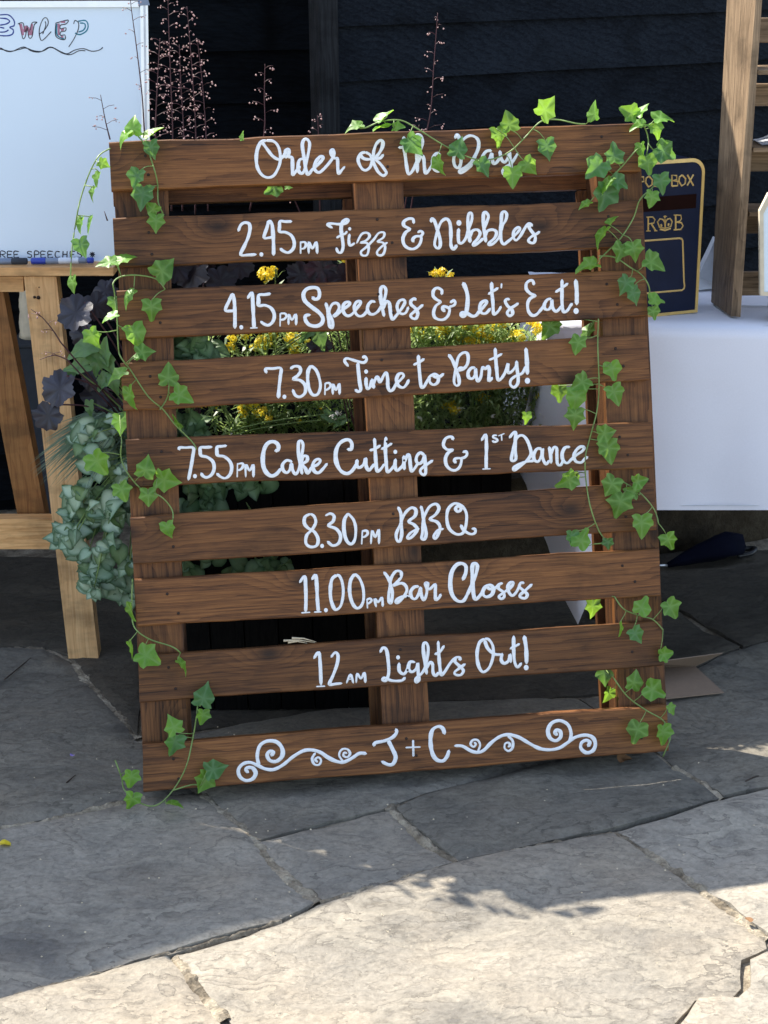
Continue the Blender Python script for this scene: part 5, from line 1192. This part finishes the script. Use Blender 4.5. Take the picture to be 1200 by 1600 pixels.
# --- dark leaved plant with airy flower stems
hm = [leaf_mesh('dark_leaf', MT['heuchera'], seed=50+i, lobes=9, fold=.15, curl=.35) for i in range(4)]
def heuchera(label, root, leaves, stems):
    t = thing('coral_bells_plant', tuple(root), label, 'plant', 'purple leaved plants with airy flower stems')
    for (x, y, sz, ang, Y) in leaves:
        a_ = R(ang); c = gy(x, y, Y); tip = Vector((math.sin(a_), -.35, -math.cos(a_)))
        size = sz/2650*Y*0.90; base = c - tip.normalized()*size*.42
        nrm = Vector((random.uniform(-.4,.4), -1, .75))
        put(random.choice(hm), 'leaf', t, leaf_matrix(base, tip, nrm, size))
        m = MB(); mid = (root+base)/2 + Vector((0,-.01,.05)); m.tube(smooth([root + Vector((random.uniform(-.02,.02),0,0)), mid, base], 5), .0016, 4); m.build('leaf_stalk', MT['heuch_stem'], t)
    for (pts, Y, dens, lit) in stems:
        P = smooth([gy(x, y, Y) for x, y in pts], 8); m = MB(); m.tube([root] + P if (P[0]-root).length < .5 else P, .0016, 5, taper=.0006); fm = MB()
        L = sum((P[i+1]-P[i]).length for i in range(len(P)-1)); steps = int(L/.021*dens)
        rnd = random.Random(int(pts[-1][0]*7+pts[-1][1]))
        for k in range(steps):
            t_ = 0.30 + .70*k/steps if pts[0][1] > 150 else k/steps; i = min(int(t_*(len(P)-1)), len(P)-2); q = P[i].lerp(P[i+1], t_*(len(P)-1)-i)
            sd_ = 1 if k % 2 else -1; bl = rnd.uniform(.008,.036)*(1.05-t_*.6)
            e_ = q + Vector((sd_*bl, rnd.uniform(-.02,.02), bl*.35)); m.tube([q, (q+e_)/2+Vector((0,0,.002)), e_], .0006, 3)
            for w_ in range(rnd.randint(2,4)):
                f = e_ + Vector((rnd.uniform(-.007,.007), rnd.uniform(-.006,.006), rnd.uniform(-.007,.004))); r = rnd.uniform(.0014,.0027)
                tp = Vector((rnd.uniform(-.4,.4), rnd.uniform(-.4,.4), -1)).normalized()*r*1.7
                a1 = tp.cross(Vector((1,.3,0))).normalized()*r*.8; b1 = tp.cross(a1).normalized()*r*.8
                fm.add([f, f+tp*.5+a1, f+tp*.5+b1, f+tp*.5-a1, f+tp*.5-b1, f+tp], [(0,1,2),(0,2,3),(0,3,4),(0,4,1),(5,2,1),(5,3,2),(5,4,3),(5,1,4)], True)
        o = m.build('flower_stem', MT['heuch_stem'], t); fo = fm.build('bell_flowers', MT['bell'], o); fo['kind'] = 'stuff'
YH = YP + .08
rA = rootp(xa+.05, YH)
heuchera('purple leaved plant at the trough left end, thin stems in front of the white board', rA,
 [(118,490,62,-40,YH-.05),(150,478,48,30,YH),(92,608,66,-30,YH-.10),(75,650,50,-10,YH-.10),(145,592,42,20,YH-.04),(130,525,44,-10,YH),(165,455,40,60,YH+.03),(150,620,50,0,YH),(185,640,46,10,YH),(185,480,50,0,YH+.03)],
 [([(226,216),(222,150),(214,80),(206,20),(203,-5)], YH-.02, .8, 0), ([(172,218),(165,190),(157,148)], YH-.03, 1.4, 0), ([(168,345),(163,330)], YH-.03, 1, 0), ([(95,535),(82,515),(65,495),(48,483)], YH-.12, 1.2, 0), ([(105,562),(85,555),(62,562)], YH-.12, .9, 0)])
rB = rootp(gy(300, 700, YH).x, YH)
heuchera('purple leaved plant behind the left slats with a dense haze of pink bells above', rB,
 [(300,428,60,-30,YH),(345,440,52,20,YH),(275,418,50,-60,YH),(375,415,46,40,YH+.02),(320,405,48,180,YH+.03),(290,555,44,-20,YH)],
 [([(268,330),(270,215),(266,110),(262,-10)], YH, 1.6, 0), ([(305,335),(306,215),(300,110),(292,10)], YH+.03, 1.5, 0), ([(246,330),(243,215),(246,130),(250,60)], YH+.04, 1.5, 0), ([(285,330),(287,215),(283,140),(280,70)], YH+.02, 1.6, 0),
  ([(325,330),(322,215),(316,130),(308,60)], YH+.05, 1.2, 0), ([(390,330),(412,215),(413,150),(414,100)], YH+.02, .8, 0)])
rC = rootp(gy(560, 700, YH).x, YH)
heuchera('purple leaved plant behind the middle upright with two thin flower stems', rC,
 [(500,420,50,0,YH),(535,432,44,30,YH),(470,430,46,-30,YH),(500,540,40,0,YH+.02)],
 [([(640,340),(655,250),(672,180),(678,100),(684,20)], YH+.04, .95, 0), ([(500,335),(498,225),(496,180)], YH+.05, .9, 0)])
rD = rootp(gy(585, 700, YH).x, YH+.06)
heuchera('small purple leaved plant behind the first gap with low pale blossoms', rD, [(600,425,34,10,YH+.05)], [([(630,340),(645,250),(655,195)], YH+.08, 1.1, 0), ([(470,335),(455,300),(450,285)], YH+.06, 1.2, 0)])
# --- lobed mid green leaves
ok = [leaf_mesh('lobed_leaf', MT['oak_leaf'], seed=80+i, lobes=5, fold=.2, curl=.5) for i in range(3)]
t = thing('chrysanthemum_plant', tuple(rA+Vector((.03,0,0))), 'green lobed leaves between the purple leaves left of the sign', 'plant')
for (x, y, sz, ang) in ((125,548,54,-70),(118,575,46,-80),(108,588,34,-40),(165,545,48,170),(170,570,48,30),(150,572,40,-10),(178,600,40,20),(160,600,36,-30),(140,640,30,0),(150,560,40,60),(285,540,34,-40),(320,560,34,10),(520,655,34,60),(530,660,28,-60),(500,530,46,20),(480,520,40,-40)):
    a_ = R(ang); Y = YH-.07 if x < 220 else YH; c = gy(x, y, Y); tip = Vector((math.sin(a_), -.2, -math.cos(a_))); size = sz/2650*Y; base = c - tip.normalized()*size*.45
    M_ = leaf_matrix(base, tip, Vector((random.uniform(-.3,.3), -1, .7)), size); M_ = M_ @ Matrix.Diagonal((.62,1,1,1)); put(random.choice(ok), 'leaf', t, M_)
    m = MB(); m.tube(smooth([rA, (rA+base)/2+Vector((0,-.02,.03)), base], 4), .0014, 4); m.build('leaf_stalk', MT['ivy_stem'], t)
# --- blue grass tuft
m = MB(); rt = gy(200, 700, YH-.04); rg = random.Random(3)
for k in range(520):
    a_ = rg.uniform(-2.5, 1.0); L = rg.uniform(.09,.20); dirv = Vector((math.cos(a_+math.pi)*.9 if rg.random() < .8 else math.cos(a_)*.5, rg.uniform(-.9,.5), rg.uniform(.15,1.0))).normalized()
    if rg.random() < .7: dirv = Vector((-abs(dirv.x)-.3, dirv.y, dirv.z)).normalized()
    b0 = rt + Vector((rg.uniform(-.03,.03), rg.uniform(-.03,.03), 0)); p1 = b0 + dirv*L*.5; p2 = b0 + dirv*L + Vector((0,0,-L*L*2.8)); wv = Vector((.0, 0, .0020)) if abs(dirv.x) > .5 else Vector((.0020,0,0))
    m.add([b0-wv, b0+wv, p1+wv, p1-wv, p2], [(0,1,2,3),(3,2,4)])
rt2 = Vector(rt); o = single(m, 'ornamental_grass', MT['fescue'], tuple(rt2), 'tuft of fine blue green grass spilling left of the sign', 'grass plant')
# long stray blades
# --- trailing silver leaved plant
lm = [leaf_mesh('silver_leaf', MT['lamium'], seed=100+i, lobes=1, fold=.25, curl=.4) for i in range(5)]
ld = [leaf_mesh('dull_leaf', MT['lamium_d'], seed=120+i, lobes=1, fold=.25, curl=.4) for i in range(4)]
def trailing(label, root, blobs, meshes, n, seed, size=(18,32), Yr=(-.17,-.04)):
    t = thing('dead_nettle_plant', tuple(root), label, 'plant', 'trailing leafy plants in the trough'); rnd = random.Random(seed); done = 0; anchors = []
    while done < n:
        (cx, cy, rx, ry) = rnd.choice(blobs); a_ = rnd.uniform(0, 6.28); rr_ = math.sqrt(rnd.random()); x = cx+rx*rr_*math.cos(a_); y = cy+ry*rr_*math.sin(a_)
        Y = YH + rnd.uniform(*Yr); c = gy(x, y, Y); ang = rnd.gauss(0, 1.3) + (-.6 if x < 140 else .1)
        # whorls: three or four leaves share a node
        for w_ in range(rnd.choice((3,4,4))):
            an = ang + (w_-1.5)*1.1 + rnd.uniform(-.2,.2); tip = Vector((math.sin(an), rnd.uniform(-.7,.1), -math.cos(an))); sz = rnd.uniform(*size)/2650*Y
            put(rnd.choice(meshes) if rnd.random() < .86 or meshes is ld else rnd.choice(ld), 'leaf', t, leaf_matrix(c + tip.normalized()*.002 + Vector((rnd.uniform(-.006,.006), 0, rnd.uniform(-.006,.006))), tip, Vector((rnd.uniform(-1.0,1.0), -1, rnd.uniform(-.2,1.4))), sz*rnd.choice((.6,.85,1,1)))); done += 1
        anchors.append(c)
    for c in anchors[::2]:
        m = MB(); mid = Vector(((root.x+c.x)/2, (root.y+c.y)/2-.04, max(root.z, c.z)+.01)); m.tube(smooth([root, mid, c], 5), .0012, 4); m.build('stem', MT['ivy_stem'], t)
trailing('silver green leafy plant spilling over the left end of the trough', rA, [(165,690,40,38),(130,745,40,40),(150,800,55,45),(130,860,42,38),(180,860,30,50),(150,905,22,16),(195,760,20,70),(110,840,20,15),(200,900,14,30),(165,785,38,30),(150,700,40,30)], lm, 290, 5, (20,37))
trailing('dull green leafy plant hanging behind the lower left gaps of the sign', rB, [(330,770,60,30),(300,800,30,30),(400,755,40,24),(330,880,60,22),(420,885,22,14),(300,680,30,24),(275,545,18,22),(310,545,20,12),(300,660,30,22)], ld, 240, 9, (24,38), (-.19,-.115))
# --- wallflowers
wm = [leaf_mesh('narrow_leaf', MT['wallflower'], seed=140+i, lobes=2, fold=.4, curl=.5) for i in range(3)]
def flower_head(m, c, r, rnd, n=26):
    for k in range(n):
        u = Vector((rnd.gauss(0,1), rnd.gauss(0,1), rnd.gauss(0,1)+.5)).normalized(); rr = r*rnd.uniform(.35,1.15)
        q = c + Vector((u.x*rr, u.y*rr*.8, u.z*rr*.75)); s = max(r*rnd.uniform(.36,.52), .0035)
        u = (u + Vector((rnd.uniform(-.5,.5), rnd.uniform(-.9,.1), rnd.uniform(-.3,.6)))).normalized()
        t1 = u.cross(Vector((.3,.2,1))).normalized(); t2 = u.cross(t1); a0 = rnd.uniform(0, 1.5)
        for pth in range(4):
            a_ = a0 + pth*math.pi/2 + rnd.uniform(-.15,.15); d_ = t1*math.cos(a_) + t2*math.sin(a_); e_ = t1*math.cos(a_+1.57)+t2*math.sin(a_+1.57)
            m.add([q, q+d_*s*.55+e_*s*.36+u*s*.20, q+d_*s+u*s*rnd.uniform(-.1,.25), q+d_*s*.55-e_*s*.36+u*s*.20], [(0,1,2,3)])
def wallflower(label, heads, Y0, base_z, leafy=60, hr=.013, group='yellow wallflowers behind the sign', foliage=None, seed=1):
    rnd = random.Random(seed); c0 = gy(heads[0][0], heads[0][1], Y0)
    root = Vector((sum(gy(h[0],h[1],Y0).x for h in heads)/len(heads), Y0, base_z))
    t = thing('wallflower', tuple(root), label, 'flowering plant', group)
    lfm = MB(); 
    for (x, y, s) in heads:
        Y = Y0 + rnd.uniform(-.04,.04); c = gy(x, y, Y); m = MB(); flower_head(m, c, s/2650*Y*.5, rnd, 20 if s > 14 else 8); m.build('flower_head', MT['yellow'], t)
        m = MB(); P = smooth([root+Vector((rnd.uniform(-.02,.02),0,0)), (root+c)/2+Vector((rnd.uniform(-.02,.02),0,0)), c], 6); m.tube(P, .0018, 5, taper=.0012); m.build('stem', MT['ivy_stem'], t)
        for k in range(leafy):
            q = P[rnd.randint(2, len(P)-2)] + Vector((rnd.uniform(-.004,.004),)*3); an = rnd.uniform(0,6.28); L = rnd.uniform(.02,.048); d_ = Vector((math.cos(an), math.sin(an)*.8, rnd.uniform(.2,1.1))).normalized()
            sd_ = d_.cross(Vector((0,0,1))).normalized()*L*.085; md = q+d_*L*.55+Vector((0,0,.002)); e_ = q+d_*L-Vector((0,0,L*.15))
            lfm.add([q, md-sd_, e_, md+sd_], [(0,1,2,3)])
    if foliage:
        for (x0, y0, x1, y1, cnt) in foliage:
            for k in range(cnt):
                q = gy(rnd.uniform(x0,x1), rnd.uniform(y0,y1), Y0+(rnd.uniform(.0,.09) if Y0 < Y2-.1 else rnd.uniform(-.05,.08))); an = rnd.uniform(0,6.28); L = rnd.uniform(.018,.045); d_ = Vector((math.cos(an), math.sin(an)*.8, rnd.uniform(-.1,1.2))).normalized()
                sd_ = d_.cross(Vector((0,.3,1))).normalized()*L*.10; md = q+d_*L*.55+Vector((0,0,.002)); e_ = q+d_*L-Vector((0,0,L*.15)); lfm.add([q, md-sd_, e_, md+sd_], [(0,1,2,3)])
    lf_ = lfm.build('foliage', MT['wallflower'], t); lf_['kind'] = 'stuff'
z0_ = zt-.03
wallflower('yellow wallflower rising between the 2.45 and 4.15 slats at left', [(415,430,32),(422,452,14),(430,422,14)], YH+.12, z0_, 26, seed=1)
wallflower('yellow wallflower beside the middle upright with two stacked heads', [(545,428,26),(540,405,18),(546,445,22)], YH+.10, z0_, 26, seed=2)
wallflower('yellow wallflower cluster above the 7.30 slat', [(358,545,26),(415,535,34),(425,520,24),(455,530,32),(462,548,22),(385,525,20),(320,540,16),(480,535,14),(400,542,20),(365,530,18)], YH+.13, z0_, 34, seed=3, foliage=[(310,480,560,560,380)])
wallflower('pair of yellow wallflower heads low between the 7.30 and 7.55 slats', [(325,628,32),(345,625,24),(383,642,32),(412,645,26),(420,655,16),(335,618,18),(395,634,20)], YH+.09, z0_, 30, seed=4, foliage=[(300,640,430,700,260)])
wallflower('bushy wallflower without open heads left of the middle upright', [(470,660,12),(520,600,12),(500,640,10)], YH+.13, z0_, 30, seed=5, foliage=[(430,590,575,700,900),(430,500,575,570,300)])
rr_ = random.Random(77)
hd = [(x, y, rr_.uniform(14,30)) for x, y in ((650,515),(668,505),(655,530),(690,520),(730,512),(745,520),(760,528),(738,535),(772,515),(785,505),(720,530),(755,508),(800,520),(812,528),(830,505),(843,512),(700,508),(775,535),(790,530),(830,622),(845,618),(705,640),(755,622),(762,600),(690,425),(703,432),(678,428),(640,505),(780,500))]
wallflower('dense sunlit mass of yellow wallflowers in the raised planter right of the middle upright', hd, Y2-.02, zt2-.03, 22, seed=6, foliage=[(635,500,800,700,4200),(770,520,848,690,1300)])
# white specks among them
m = MB()
for (x, y) in ((520,652),(528,646),(362,680),(370,690),(450,558),(640,560),(665,565),(700,566),(720,640),(655,655),(770,650),(845,650),(690,610),(730,675),(812,600),(750,590)):
    flower_head(m, gy(x, y, (YH-.05) if x < 600 else Y2-.08), .006, rr_, 6)
o = m.build('white_blossom', MT['white_f']); tag(o, 'tiny white blossoms speckled through the wallflower foliage', 'blossom', kind='stuff')
print('DBG', 'YT', YT, 'ZT', ZT, 'YP', YP, 'zt', zt, 'zt2', zt2, 'ZC', ZC, 'WB', WB, 'HB', HB, 'W0', W0, 'Wc', Wc, 'pitch', pitch_b)
pf = at(1159, 340, Yk0); 
tt = ((pf - W0).dot(wn))/(SUN.dot(wn)); print('EAVE for rack', (pf - SUN*tt), 'pallet TR', end=' ')
q = PM @ Vector((.998, .6, 0)); tt = ((q-W0).dot(wn))/(SUN.dot(wn)); print(q - SUN*tt)
q = PM @ Vector((.5, .9, 0)); tt = ((q-W0).dot(wn))/(SUN.dot(wn)); print(q - SUN*tt)
